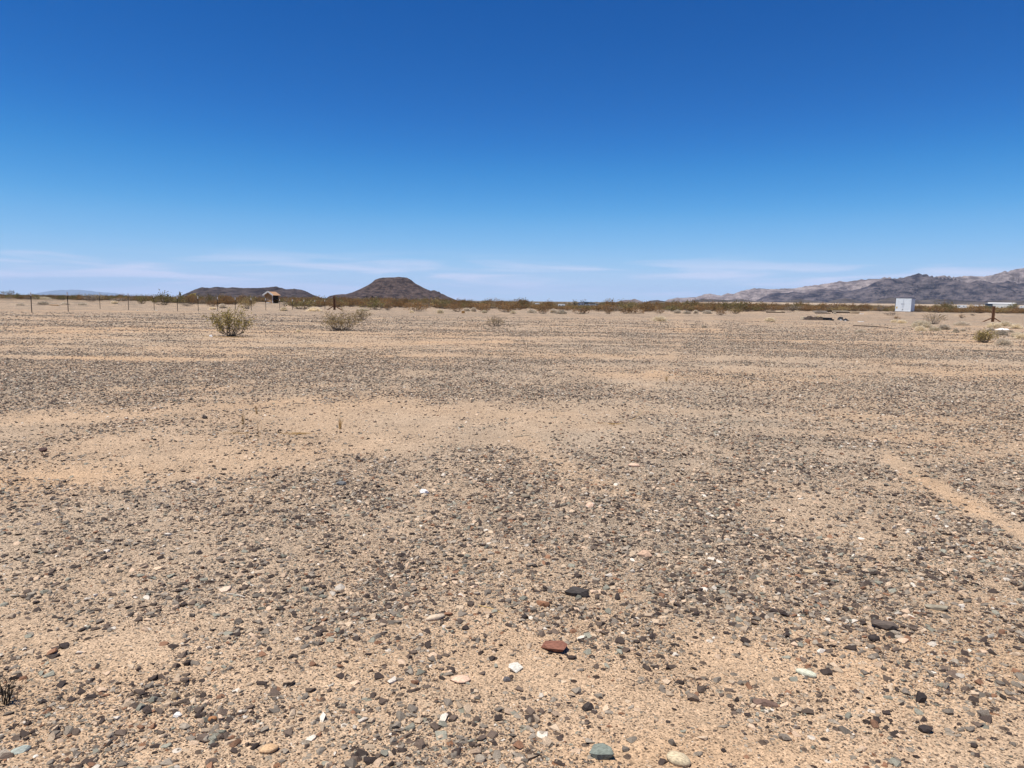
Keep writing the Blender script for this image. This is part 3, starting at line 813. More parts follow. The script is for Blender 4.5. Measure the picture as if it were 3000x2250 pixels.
def dome_parts(seed, w, h, blades, width):
    """a rounded dry subshrub: thin twigs rising from one root and curving outward into a dome"""
    rs = random.Random(seed); mb = MB()
    for k in range(blades):
        a = rs.uniform(0, 6.283); e = math.acos(rs.uniform(0.0, 1.0))         # angle from the vertical
        rr = rs.uniform(0.78, 1.05)
        lump = 1 + 0.16 * math.sin(3 * a + seed) + 0.1 * math.sin(5 * a + 2 * seed)
        tip = Vector((math.cos(a) * math.sin(e) * w / 2 * rr * lump, math.sin(a) * math.sin(e) * w / 2 * rr * lump, max(0.02, math.cos(e) * h * rr)))
        b = Vector((rs.gauss(0, .08) * w, rs.gauss(0, .08) * w, 0))
        mid = b.lerp(tip, 0.55) + Vector((0, 0, 0.12 * h))
        side = (tip - b).cross(Vector((rs.gauss(0, 1), rs.gauss(0, 1), rs.gauss(0, 1)))).normalized() * width
        mb.add([b - side, b + side, mid + side, mid - side, tip], [(0, 1, 2, 3), (3, 2, 4)])
        for q in range(5):
            c = mid.lerp(tip, rs.uniform(0.3, 1.0)); d = Vector((rs.gauss(0, 1), rs.gauss(0, 1), rs.gauss(0, .5))).normalized() * w * rs.uniform(.05, .13)
            s2 = d.cross(Vector((rs.gauss(0, 1), rs.gauss(0, 1), 1))).normalized() * width
            mb.add([c - s2, c + s2, c + d], [(0, 1, 2)])
    return mb

def place_bush(px, py, wpx, hpx, mat, lab, seed, name='creosote_bush', cat='bush', stems=34, leaves=900, leaf=0.05, low=0.15, fork=3, upright=1.0, stem_mat=None, stem_r=0.010):
    p = hit(px, py); m = px_size(p)
    e = empty(name, (p[0], p[1], p[2]))
    st, lf = bush_parts(seed, wpx * m, hpx * m, stems, leaves, leaf, fork=fork, low=low, upright=upright, stem_r=stem_r)
    st.build('stems', stem_mat or M_STEM, e); lf.build('foliage', mat, e)
    return tag(e, lab, cat)

place_bush(678, 985, 106, 84, M_OLIVE, 'upright olive green creosote bush, nearest and tallest bush left of centre', 11, leaves=1600, leaf=0.066, stems=46, upright=1.6, low=0.05, stem_r=0.009)
place_bush(1000, 968, 112, 62, M_OCHRE, 'broad brownish creosote bush in front of the left steel post', 12, leaves=1500, leaf=0.060, stems=48, upright=1.2, stem_r=0.010)
place_bush(1056, 938, 62, 34, M_OCHRE, 'smaller bush growing just behind and right of the broad brownish one', 13, leaves=800, leaf=0.06, stems=34, upright=1.3)
place_bush(1450, 956, 52, 33, M_OCHRE, 'small sparse bush standing alone on the open gravel right of the butte', 14, leaves=280, leaf=0.06, stems=26, upright=1.2)
place_bush(2884, 1004, 52, 36, M_OLIVE, 'yellow-green round creosote bush at right, in front of the straw mounds', 15, leaves=1300, leaf=0.052, stems=36, upright=1.5, low=0.05)
place_bush(2732, 950, 60, 36, M_OCHRE, 'twiggy brown bush on one thin stalk right of the white container', 16, leaves=380, leaf=0.075, stems=30, upright=2.2, low=0.5)
place_bush(2818, 932, 18, 12, M_RUST, 'tiny rust brown bush between the twiggy bush and the right steel post', 17, leaves=160, leaf=0.08, stems=14)
place_bush(2628, 935, 22, 10, M_RUST, 'low rust brown clump right in front of the white container', 18, leaves=160, leaf=0.08, stems=14)
place_bush(2612, 924, 36, 13, M_STEM, 'dark leafless twiggy brush at the near left corner of the white container', 19, leaves=120, leaf=0.10, stems=30)
place_bush(2850, 925, 16, 7, M_GREYT, 'small grey twig clump behind the row of straw mounds', 20, leaves=80, leaf=0.08, stems=14)

# brush that the photograph shows singly along the edge of the scrub (px, foot py, width, height, kind, label)
EDGE = [
 (22, 873, 56, 26, 'y', 'grey-green bush rising above the scrub at the left edge'),
 (267, 883, 48, 26, 'y', 'loose grey-green bush between the second and fourth fence posts'),
 (416, 890, 46, 30, 'g', 'round dark green bush between the fourth and fifth fence posts'),
 (482, 894, 62, 40, 'g', 'tallest dark green bush, right of the fifth fence post'),
 (549, 897, 52, 12, 'y', 'low sprawling grey brush between the sixth and seventh fence posts'),
 (624, 898, 40, 22, 'r', 'rust brown bush just left of the eighth fence post'),
 (640, 899, 16, 8, 'y', 'low dark brush at the foot of the rust brown bush behind the fence'),
 (722, 905, 50, 40, 'o', 'tall mixed brown bush behind the fence, above the upright creosote bush'),
 (832, 900, 22, 18, 'y', 'small grey bush right of the wooden shed'),
 (884, 906, 86, 34, 'g', 'broad olive bush behind the last fence posts, right of the wooden shed'),
 (1101, 907, 72, 32, 'g', 'broad olive bush in front of the butte, left of its centre'),
 (1136, 909, 30, 26, 'r', 'narrow brown bush touching the right side of the broad olive bush'),
 (1221, 912, 78, 28, 'r', 'wide rust brown bush in front of the right flank of the butte'),
 (1336, 913, 40, 26, 'r', 'rust brown bush at the right foot of the butte'),
 (1420, 914, 44, 22, 'r', 'rust brown bush above the small sparse bush'),
 (1483, 915, 56, 25, 'r', 'rust brown bush left of the grey mounds near the centre'),
 (1590, 919, 42, 27, 'r', 'brown bush among grey mounds, left of the two-storey house'),
 (1703, 920, 62, 25, 'r', 'large rust brown bush in front of the two-storey house'),
 (1782, 920, 26, 16, 'r', 'small rust brown bush right of the two-storey house'),
 (1835, 919, 46, 20, 'r', 'rust brown bush left of the wide one below the pink hills'),
 (1862, 919, 60, 20, 'r', 'wide rust brown bush below the pink hills'),
 (1931, 918, 34, 18, 'r', 'brown bush behind the straw dome on the open gravel'),
 (2110, 923, 36, 24, 'r', 'rust brown bush standing forward of the scrub, right of centre'),
 (2156, 919, 52, 20, 'o', 'olive brown bush right of the one standing forward of the scrub'),
]
def brush_mesh(seed, kind, w=1.0, h=1.0):
    top = {'r': M_RUST, 'g': M_GREEN, 'y': M_GREYT, 'o': M_OCHRE}[kind]
    st, lf = bush_parts(seed, w * 2, h, 26, 420 if kind != 'y' else 260, 0.13, fork=2, stem_r=0.012, low=0.12, upright=1.6)
    n = len(st.v)
    st.add(lf.v, lf.f, 1)
    return st.mesh('brush', [M_STEM, top])
BR = {k: [brush_mesh(40 + 7 * i + j, k) for j in range(n)] for i, (k, n) in enumerate((('r', 6), ('g', 3), ('y', 3), ('o', 3)))}
def brush_obj(p, w, h, kind, rs, name='desert_bush'):
    o = bpy.data.objects.new(name, rs.choice(BR[kind])); COL.objects.link(o)
    o.location = (p[0], p[1], p[2] - 0.02); o.scale = (w / 2, w / 2 * rs.uniform(.8, 1.1), h); o.rotation_euler = (0, 0, rs.uniform(0, 6.28))
    return o
rs = random.Random(5)
edge_objs = []
for px, py, w, h, k, lab in EDGE:
    p = hit(px, py); m = px_size(p)
    o = brush_obj(p, w * m, h * m * 0.9, k, rs); tag(o, lab, 'bush'); edge_objs.append(o)

ZONES = [(0, 430, 'behind the leftmost fence posts'), (430, 960, 'below the long dark hill'), (960, 1360, 'below the flat topped butte'),
         (1360, 1800, 'near the two-storey house'), (1800, 2360, 'right of centre'), (2360, 2620, 'behind the lumber'), (2620, 3000, 'right of the container')]
KN = {'r': 'rust brown', 'g': 'olive green', 'y': 'grey twiggy', 'o': 'ochre brown'}
def front_y(px):
    return float(np.interp(px, [0, 250, 450, 620, 760, 900, 1100, 1300, 1500, 1700, 1900, 2100, 2350, 2600, 2800, 3000],
                           [876, 880, 886, 893, 893, 899, 902, 906, 909, 912, 913, 914, 912.5, 913, 917.5, 919]))
CON = hit(2644, 913.5); CON_R = math.hypot(CON[0], CON[1])
CLEAR = [(1668, 1752, 895.5, 415), (1628, 1660, 896.5, 425), (1562, 1584, 892.0, 610), (2800, 2826, 904.5, 690), (1394, 1407, 888.5, 590), (2885, 2970, 897.5, 1430), (2806, 2832, 897.5, 1290)]
def low_limit(px, foot_py, r):
    # tallest height, in photo pixels, that still lets a small far building behind be seen
    return min([foot_py - ya for x0, x1, ya, d in CLEAR if x0 - 14 < px < x1 + 14 and r < d] + [999.0])
made = 0
while made < 285:
    px = rs.uniform(-20, 3020); fy = front_y(px); hz = 863 + 0.0125 * px
    py = hz + (fy - hz) * (1 - 0.62 * rs.random() ** 1.2)
    if 745 < px < 835 and py > 884: continue
    p = hit(px, py)
    if p is None or np.hypot(p[0], p[1]) > 420: continue
    if 2570 < px < 2720 and np.hypot(p[0], p[1]) < CON_R + 10: continue
    k = rs.choices('rgyo', (52, 18, 14, 16))[0]
    h = rs.choice((1.0, 1.15, 1.3, 1.45, 1.7, 2.0)) * rs.uniform(.9, 1.1); w = rs.uniform(1.8, 3.8)
    h = min(h, low_limit(px, py, math.hypot(p[0], p[1])) * px_size(p))
    if h < 0.3: continue
    o = brush_obj(p, w, h * (0.6 if k == 'y' else 1), k, rs)
    z = [q[2] for q in ZONES if q[0] <= min(max(px, 0), 2999) < q[1]][0]
    rr = math.hypot(p[0], p[1]); hv_ = h * (0.6 if k == 'y' else 1)
    sz = 'tall' if hv_ > 1.55 else 'low' if hv_ < 1.0 else 'middling'; wd = 'wide' if w > 3.1 else 'narrow' if w < 2.4 else 'round'
    row = 'front' if rr < 125 else 'middle' if rr < 190 else 'back'
    tag(o, f'{sz} {wd} {KN[k]} bush in the {row} row of scrub {z}', 'bush', f'scrub bushes {z}')
    made += 1
# the rest of the scrub, which merges into one mass
N = 13000
a = rng.uniform(R(-50), R(50), N * 3); r = 95 * np.exp(rng.random(N * 3) * math.log(2600 / 95))
x, y = np.sin(a) * r, np.cos(a) * r
pxs, pys = to_pix(np.stack([x, y, ground_z(x, y)], -1))
fy = np.interp(pxs, np.arange(-600, 3700, 50), [front_y(q) for q in range(-600, 3700, 50)])
ok = pys < fy - 1.0 + 2.5 * (rng.random(N * 3) - 0.6)
ok &= ~((pxs > 735) & (pxs < 850) & (r < 215)) & ~((pxs > 2570) & (pxs < 2720) & (r < CON_R + 10))
pat = fbm(x * 0.03, y * 0.03, 3, 61)
ok &= rng.random(N * 3) < np.clip(0.35 + 4.0 * (pat - 0.45), 0.06, 1)
pale = (r > 1450) & (r < 2800) & (a > 0.22)
ok &= ~pale
x, y, r = x[ok][:N], y[ok][:N], r[ok][:N]
n = len(x); print('far brush', n)
src = [BR['r'][i] for i in range(4)] + [BR['g'][0], BR['g'][1], BR['y'][0], BR['o'][0]]
# each source mesh is shown by one of the single bushes above
srco = []
for me in src:
    srco.append(next(o for o in COL.objects if o.data is me))
kind = rng.choice(8, n, p=[.13, .13, .13, .13, .15, .13, .08, .12])
hh0 = 0.8 + 1.1 * rng.random(n) ** 2.2
pxs, pys = to_pix(np.stack([x, y, ground_z(x, y)], -1))
hh0 = np.minimum(hh0, np.array([low_limit(a_, b_, c_) for a_, b_, c_ in zip(pxs, pys, r)]) * r / F_PX)
keep = hh0 > 0.3
x, y, r, kind, hh0 = x[keep], y[keep], r[keep], kind[keep], hh0[keep]; n = len(x)
greener = (r > 260) & (rng.random(n) < 0.45)
kind = np.where(greener, rng.choice([4, 5, 7, 6], n), kind)
ww = rng.uniform(0.7, 1.5, n) * (1 + 0.5 * sstep(300, 1200, r)); hh = hh0 * (1 + 0.25 * sstep(300, 1200, r) * rng.random(n))
far_b = points_obj('far_scrub', np.stack([x, y, ground_z(x, y) - 0.03], -1), np.stack([0 * x, 0 * x, rng.uniform(0, 6.28, n)], -1), np.stack([ww, ww, hh], -1), kind, None,
                   gn_tree('scrub_scatter', srco, None))
tag(far_b, 'continuous band of rust and olive scrub stretching to the horizon', 'scrub', kind='stuff')

DOMES = [
 (1933, 941, 46, 17, 's', 'pale straw-coloured dome of dry brush alone on the gravel right of centre'),
 (2256, 942, 34, 14, 's', 'small straw dome left of the black tarp heap'),
 (2062, 960, 18, 8, 'g', 'tiny pale tuft between the two lone straw domes'),
 (1290, 918, 26, 13, 's', 'straw dome at the edge of the scrub below the butte'),
 (1207, 916, 16, 7, 's', 'small straw tuft left of the straw dome below the butte'),
 (1368, 912, 22, 11, 'g', 'grey-tan mound right of the rust brown bush by the butte'),
 (1387, 913, 20, 14, 'g', 'pale mound at the left of the centre scrub edge'),
 (1418, 917, 18, 9, 's', 'low straw mound below the centre scrub edge'),
 (1503, 919, 22, 10, 's', 'low straw mound left of the long grey one near centre'),
 (1557, 917, 32, 12, 'g', 'wide grey mound left of the brown bush near the house'),
 (1622, 918, 28, 15, 'g', 'tall grey mound right of the brown bush near the house'),
 (1646, 920, 34, 13, 'g', 'wide grey mound left of the large bush by the house'),
 (1985, 918, 26, 11, 'g', 'leftmost grey mound of the row along the scrub right of centre'),
 (2012, 919, 24, 9, 'g', 'second grey mound of the row along the scrub right of centre'),
 (2038, 919, 18, 12, 'g', 'third and tallest grey mound of the row along the scrub right of centre'),
 (2072, 919, 32, 11, 'g', 'rightmost grey mound of the row along the scrub right of centre'),
 (832, 911, 24, 13, 's', 'straw mound at the foot of the thirteenth fence post'),
 (922, 912, 46, 13, 's', 'wide straw mound at the right end of the fence'),
 (1065, 912, 38, 10, 's', 'straw mound behind the smaller bush near the steel post'),
 (652, 903, 28, 15, 'g', 'pale mound beside the eighth fence post'),
 (622, 907, 26, 8, 's', 'low straw tuft left of the eighth fence post'),
 (125, 877, 54, 7, 's', 'long pale mound at the scrub edge behind the first fence posts'),
 (128, 893, 36, 11, 'g', 'greenish grass mound between the first and second fence posts'),
 (60, 895, 24, 7, 'g', 'small greenish tuft left of the first fence post'),
 (190, 893, 26, 7, 'g', 'low greenish tuft beside the second fence post'),
 (240, 894, 28, 7, 'g', 'low grey tuft between the second and third fence posts'),
 (335, 890, 22, 10, 's', 'straw tuft between the third and fourth fence posts'),
 (2696, 970, 36, 17, 's', 'near straw mound with dark root, lowest of the left cluster at right'),
 (2699, 960, 66, 24, 's', 'largest straw mound of the left cluster, behind the one with a dark root'),
 (2738, 969, 38, 12, 's', 'low straw mound second in the row from the one with the dark root'),
 (2766, 966, 40, 17, 'g', 'grey straw mound third in the row from the one with the dark root'),
 (2800, 974, 20, 14, 'g', 'small grey straw mound near the middle of the right mounds'),
 (2822, 970, 18, 8, 'g', 'smallest straw mound right of the middle of the right mounds'),
 (2817, 954, 46, 13, 'g', 'long grey mound in front of the tiny rust bush'),
 (2910, 961, 42, 18, 's', 'straw mound directly in front of the right steel post'),
 (2943, 956, 44, 16, 's', 'straw mound right of the right steel post'),
 (2977, 963, 36, 16, 's', 'straw mound near the right edge, behind the white sheet'),
 (2903, 970, 24, 10, 'g', 'low grey mound just left of the white sheet'),
 (2933, 983, 42, 19, 'g', 'grey mound in front of the white sheet'),
 (2960, 974, 20, 8, 'g', 'small grey mound right of the white sheet'),
 (2980, 986, 38, 15, 's', 'straw mound near the right edge, above the double one'),
 (2992, 993, 44, 20, 's', 'straw mound cut by the right edge of the photo'),
 (2939, 1011, 50, 23, 'g', 'grey straw mound right of the yellow-green creosote bush'),
 (2642, 947, 32, 11, 's', 'straw mound below the white container'),
 (2622, 945, 26, 10, 's', 'pale straw mound below the left corner of the white container'),
 (2520, 974, 30, 10, 'g', 'lone grey tuft under the right end of the long pole'),
 (2400, 931, 24, 8, 's', 'straw tuft behind the black tarp heap'),
 (875, 973, 16, 9, 's', 'small pale tuft on the sand between the two nearest bushes'),
]
for i, (px, py, w, h, k, lab) in enumerate(DOMES):
    p = hit(px, py); m = px_size(p)
    mb = dome_parts(i, w * m, h * m, 260, 0.0011 * max(8.0, p[1]) * 0.16 + 0.003)
    o = mb.build('dry_mound', M_STRAW if k == 's' else M_STRAWG); o.location = (p[0], p[1], p[2] - 0.01)
    tag(o, lab, 'dry shrub')

# dry grass in the foreground
def grass(px, py, hpx, n, spread, lab, lean=0.0, name='dry_grass', flat=False):
    p = hit(px, py); m = px_size(p); mb = MB(); rs = random.Random(int(px))
    H = hpx * m
    for k in range(n):
        a = rs.uniform(0, 6.283); b = Vector((rs.gauss(0, .06), rs.gauss(0, .06), -0.004)) * (H if not flat else 1)
        if flat:
            b = Vector((rs.uniform(-.5, .5) * spread, rs.uniform(-.2, .2) * spread, 0.004))
            t = b + Vector((rs.gauss(0, .5) * spread, rs.gauss(0, .2) * spread, rs.uniform(0.0, .25) * H))
        else:
            t = Vector((math.cos(a) * spread * rs.random() * H + lean * H, math.sin(a) * spread * rs.random() * H, H * rs.uniform(.55, 1)))
        mid = b.lerp(t, .55) + Vector((rs.gauss(0, .04), rs.gauss(0, .04), 0.02)) * H
        mb.tube([b, mid, t], [0.0016, 0.0013, 0.0006], 3)
    o = mb.build(name, M_GOLD); o.location = (p[0], p[1], p[2]); return tag(o, lab, 'grass')
grass(712, 1243, 38, 16, .25, 'narrow golden dry grass tuft, leftmost on the pale sandy patch')
grass(722, 1286, 46, 3, .10, 'thin dry stalk just below the leftmost golden tuft')
grass(758, 1282, 82, 3, .16, 'tallest thin dry stalk on the pale sandy patch')
grass(752, 1213, 28, 16, .35, 'small golden tuft behind the tallest thin stalk')
grass(997, 1257, 36, 26, .45, 'fan-shaped golden grass tuft right on the pale sandy patch')
grass(868, 1272, 14, 34, .22, 'flattened golden grass lying between the stalks and the fan-shaped tuft', flat=True)
grass(1952, 1117, 20, 26, .5, 'golden grass tuft on the pale strip right of centre')
grass(1856, 1233, 52, 3, .12, 'single leaning stalk on the sand right of centre', lean=.75)
grass(1790, 1243, 12, 20, .16, 'flattened golden grass left of the single leaning stalk', flat=True)
grass(668, 988, 10, 60, .9, 'dry golden grass litter under the upright creosote bush', flat=True)
grass(690, 1340 - 70, 10, 14, .16, 'thin flattened straw left of the tallest stalk', flat=True)

def stick(px0, py0, px1, py1, r, col, lab, name='stick', bow=0.0):
    a, b = Vector(hit(px0, py0)), Vector(hit(px1, py1)); mb = MB()
    c = (a + b) / 2; L = (b - a)
    side = Vector((-L.y, L.x, 0)) * bow
    mb.tube([a - c + Vector((0, 0, r)), L * -.15 + side + Vector((0, 0, r * 1.5)), L * .2 + side * .8 + Vector((0, 0, r * 1.6)), b - c + Vector((0, 0, r))], [r, r, r * .9, r * .6], 6)
    o = mb.build(name, plain('stick_' + name, col, var=.3, scale=30)); o.location = c; return tag(o, lab, 'stick')
stick(1508, 1282, 1552, 1276, 0.006, (0.55, 0.46, 0.32), 'pale bleached stick on the sand near the centre', bow=.05)
stick(664, 1742, 718, 1752, 0.004, (0.42, 0.37, 0.31), 'thin grey split twig among pebbles at left', bow=.04)
stick(1402, 1775, 1476, 1800, 0.0022, (0.60, 0.42, 0.18), 'thin yellow grass stem lying left of the dark plank-shaped stone', name='grass_stem', bow=.06)
stick(2500, 955, 2602, 961, 0.035, (0.07, 0.055, 0.045), 'long dark pole lying on the ground left of the straw mounds', name='pole')
stick(1455, 1687, 1490, 1690, 0.003, (0.60, 0.52, 0.40), 'short pale twig in the gravel above the centre stones', bow=.05)
p = hit(0, 2062)
st, lf = bush_parts(77, 0.16, 0.13, 22, 120, 0.012, fork=3, stem_r=0.0018, low=0.0)
e = empty('twig_clump', tuple(p)); st.build('stems', plain('black_twig', (0.03, 0.024, 0.02)), e); lf.build('dead_leaves', plain('dead_leaf', (0.05, 0.035, 0.02)), e)
tag(e, 'small black dead twig clump at the left edge of the foreground', 'twigs')

# ------------------------------------------------------------------ fence posts
M_TPOST = plain('dark_post_steel', (0.045, 0.035, 0.028), rough=.7)
M_WHITE = plain('white_paint', (0.80, 0.78, 0.74), rough=.6, var=.06)
POSTS = [(93.5, 916, 59), (200, 913, 57), (293.5, 905.5, 48), (377, 908, 48), (452, 909, 44), (520.5, 912, 44.5), (581, 912, 44), (638, 911, 41), (690, 910, 38.5), (736.5, 910, 37),
         (779, 909.5, 35.5), (820, 909.5, 33.5), (857, 909, 32), (891, 909, 31), (923, 908, 29), (952, 907, 28.5)]
ORD = ['first', 'second', 'third', 'fourth', 'fifth', 'sixth', 'seventh', 'eighth', 'ninth', 'tenth', 'eleventh', 'twelfth', 'thirteenth', 'fourteenth', 'fifteenth', 'sixteenth and last']
Pp = [hit(q[0], q[1]) for q in POSTS]
for i, (px, py, h) in enumerate(POSTS):
    p = Pp[i]; H = h * px_size(p)
    e = empty('fence_post', tuple(p), 0.5)
    mb = MB(); mb.box((0, 0, H * .42 - .05), (0.055, 0.014, H * .84 + .1)); mb.box((0, -0.027, H * .42 - .05), (0.014, 0.040, H * .84 + .1))
    for k in range(9): mb.box((0, 0.012, 0.12 + k * (H * .8 - .12) / 9), (0.016, 0.012, 0.02))
    mb.build('shaft', M_TPOST, e)
    mb = MB(); mb.box((0, 0, H * .915), (0.075, 0.034, H * .17)); mb.box((0, -0.036, H * .915), (0.034, 0.044, H * .17))
    mb.build('white_tip', M_WHITE, e)
    tag(e, f'steel fence post with white tip, {ORD[i]} from the left', 'fence post', 'steel posts of the fence line')

M_RSTEEL = plain('rusted_steel', (0.15, 0.075, 0.04), rough=.85, var=.45, scale=5)
def corner_post(px, py, hpx, wpx, braces, rz, lab):
    p = hit(px, py); m = px_size(p); H, W = hpx * m, wpx * m
    e = empty('steel_corner_post', tuple(p), rz)
    mb = MB(); f = W * .14
    mb.box((-W / 2 + f / 2, 0, H / 2 - .1), (f, W * .9, H + .2)); mb.box((W / 2 - f / 2, 0, H / 2 - .1), (f, W * .9, H + .2)); mb.box((0, 0, H / 2 - .105), (W - 2 * f, f, H + .19))
    mb.build('beam', M_RSTEEL, e)
    for dx, dy, hz in braces:
        a = Vector((math.copysign(W * .5, dx), dy * 0.05, hz * m)); b = Vector((dx * m, dy, -0.06))
        L = b - a; c = (a + b) / 2; mb = MB()
        q = L.to_track_quat('X', 'Z').to_euler()
        mb.box(c, (L.length, W * .5, W * .42), (q.x, q.y, q.z)); mb.build('brace', M_RSTEEL, e)
    return tag(e, lab, 'post')
corner_post(980, 908, 40, 6.2, [(-22, -.3, 10.5), (24, -.5, 10.5)], 0.15, 'rust brown steel corner post with two braces, behind the broad bush')
corner_post(2908, 943, 46, 6.6, [(-29, -.15, 11), (22, -.15, 11)], -0.3, 'dark rusty steel corner post with two braces near the right edge')

# ------------------------------------------------------------------ container
def container():
    p = hit(2644, 913.5); p = np.array(p)
    D = float(np.hypot(p[0], p[1])); m = px_size(p)
    az = math.atan2(p[0], p[1])
    W, H, L = 41.5 * m, 39.5 * m, 5.2
    print('container', D, W, H)
    e = empty('white_container', (p[0], p[1], p[2]), -az + R(-9))      # front turned a little to the left of the camera
    e.rotation_euler = (0, R(0.8), -az - R(9))
    wh = plain('container_white', (0.74, 0.79, 0.82), rough=.55, var=.07, scale=2.5, spec=.3)
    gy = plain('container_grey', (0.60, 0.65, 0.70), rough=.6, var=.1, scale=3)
    dk = plain('container_underframe', (0.05, 0.025, 0.02)); yl = plain('yellow_placard', (0.60, 0.40, 0.09)); bk = plain('dark_steel', (0.025, 0.028, 0.03))
    def part(nm, mat, boxes, par=e):
        mb = MB()
        for c, d in boxes: mb.box(c, d)
        return mb.build(nm, mat, par)
    z0 = 0.14
    hh = H - z0
    part('body', wh, [((0, L / 2, z0 + hh / 2), (W - .10, L - .1, hh - .06))])
    fr = part('front_wall', wh, [((0, -0.012, z0 + hh / 2), (W - .16, .05, hh - .14))])
    for k in range(7): part('panel_rib', gy if k == 3 else wh, [((-W / 2 + .28 + k * (W - .56) / 6, -0.047, z0 + hh * .62), (.05 if k != 3 else .24, .022, hh * .66))], fr)
    part('roof', bk, [((0, L / 2, H + .005), (W + .02, L + .02, .05))])
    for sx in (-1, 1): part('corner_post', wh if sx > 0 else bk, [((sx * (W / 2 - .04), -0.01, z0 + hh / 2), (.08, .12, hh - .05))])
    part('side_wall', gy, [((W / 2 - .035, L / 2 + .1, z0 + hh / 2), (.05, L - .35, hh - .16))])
    for k in range(9): part('side_rib', wh, [((W / 2 - .002, .45 + k * .55, z0 + hh / 2), (.03, .10, hh - .2))])
    part('bottom_rail', wh, [((0, -0.02, z0 + .03), (W - .02, .09, .13))])
    part('underframe', dk, [((0, L / 2, z0 / 2 - .03), (W * .86, L * .98, z0 + .10))])
    for sx in (-1, 1):
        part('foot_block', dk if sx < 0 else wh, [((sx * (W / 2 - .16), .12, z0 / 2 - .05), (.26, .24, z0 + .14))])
    part('yellow_placard', yl, [((-W * .38, -0.05, z0 + hh * .27), (.24, .02, .42))], fr)
    part('number_strip', bk, [((-W * .02 + (k - 3.5) * .083, -0.062, z0 + hh * .555), (.055, .02, .10)) for k in range(8)], fr)
    part('notice_panel', gy, [((0.0, -0.055, z0 + hh * .37), (.44, .02, .46))], fr)
    part('vent_hatch', bk, [((-.03, -0.05, z0 + hh * .13), (.24, .03, .14)), ((-.12, -0.05, z0 + hh * .055), (.13, .03, .07))], fr)
    part('marker_lamp', M_WHITE, [((W * .40, -0.06, z0 + hh * .88), (.16, .05, .10))], fr)
    part('mirror_bracket', M_WHITE, [((W / 2 + .10, 1.6, z0 + hh * .66), (.26, .07, .06))])
    part('mirror_bracket', M_WHITE, [((W / 2 + .17, 2.6, z0 + hh * .55), (.40, .07, .06))])
    tag(e, 'white box container with a yellow placard, standing on the gravel at right', 'container')
container()

# ------------------------------------------------------------------ shed
def shed():
    p = np.array(hit(788, 888)); m = px_size(p); print('shed', p, m)
    wd = plain('weathered_wood', (0.40, 0.235, 0.11), var=.4, scale=3); dk = plain('dark_side_wall', (0.026, 0.023, 0.021)); tr = plain('pale_trim', (0.62, 0.60, 0.57)); ro = plain('tan_roof', (0.42, 0.25, 0.14), var=.3)
    H = 24 * m; W = 22 * m / math.cos(R(34)); L = 18 * m / math.sin(R(38)); rise = 8.0 * m
    az = math.atan2(p[0], p[1])
    e = empty('wooden_shed', (p[0], p[1], p[2]), -az - R(36))
    # local: front gable in the plane y = 0 facing -y, the shed runs back along +y
    n = 9
    gw = MB(); gw.add([(-W / 2, 0.03, 0), (W / 2, 0.03, 0), (W / 2, 0.03, H), (0, 0.03, H + rise), (-W / 2, 0.03, H), (-W / 2, .12, 0), (W / 2, .12, 0), (W / 2, .12, H), (0, .12, H + rise), (-W / 2, .12, H)],
                      [(0, 1, 2, 3, 4), (9, 8, 7, 6, 5), (0, 5, 6, 1), (1, 6, 7, 2), (2, 7, 8, 3), (3, 8, 9, 4), (4, 9, 5, 0)])
    g = gw.build('gable_wall', wd, e)
    for k in range(n):
        x = -W / 2 + W * (k + .5) / n; top = H + rise * (1 - abs(x) / (W / 2)) - .12
        mb = MB(); mb.box((x, 0.01, top / 2), (W / n - .03, .03, top)); mb.build('plank', wd, g)
    mb = MB(); mb.box((W / 2 - .06, L / 2, H / 2 + .45), (.10, L - .2, H - .9)); mb.build('side_wall', dk, e)  # right side wall coloured near black, unlike the wood of the others
    mb = MB(); mb.box((-W / 2 + .06, L / 2, H / 2), (.10, L - .2, H)); mb.build('side_wall', wd, e)
    mb = MB(); mb.box((0, L - .06, H / 2), (W - .14, .10, H)); mb.build('back_wall', wd, e)
    for sx in (-1, 1): 
        mb = MB(); mb.box((sx * (W / 2 - .05), -.03, H / 2), (.14, .06, H)); mb.build('corner_trim', tr if sx > 0 else wd, e)
    ang = math.atan2(rise, W / 2); sl = math.hypot(rise, W / 2) + .45
    for sx in (-1, 1):
        cx = sx * (sl / 2) * math.cos(ang); cz = H + rise + .10 - (sl / 2) * math.sin(ang)
        mb = MB(); mb.box((cx, L / 2, cz), (sl, L + .7, .07), (0, sx * ang, 0)); rf = mb.build('roof', ro, e)
        mb = MB(); mb.box((cx, -.39, cz + .02), (sl, .07, .36), (0, sx * ang, 0)); mb.build('fascia', tr, rf)
    mb = MB(); mb.box((W * .05, -.45, .12), (W * .5, .7, .22)); mb.build('step', tr, e)
    tag(e, 'small weathered wooden shed with gable roof in front of the long dark hill', 'shed')
    b = MB(); b.box((0, 0, 0), (2.0, .14, .05), (0, R(33), 0))
    o = b.build('leaning_plank', tr); o.location = (p[0] + 13 * m, p[1] - 2.2, p[2] + .52); o.rotation_euler = (0, 0, 0.2)
    tag(o, 'pale plank leaning against the front corner of the wooden shed', 'plank')
shed()

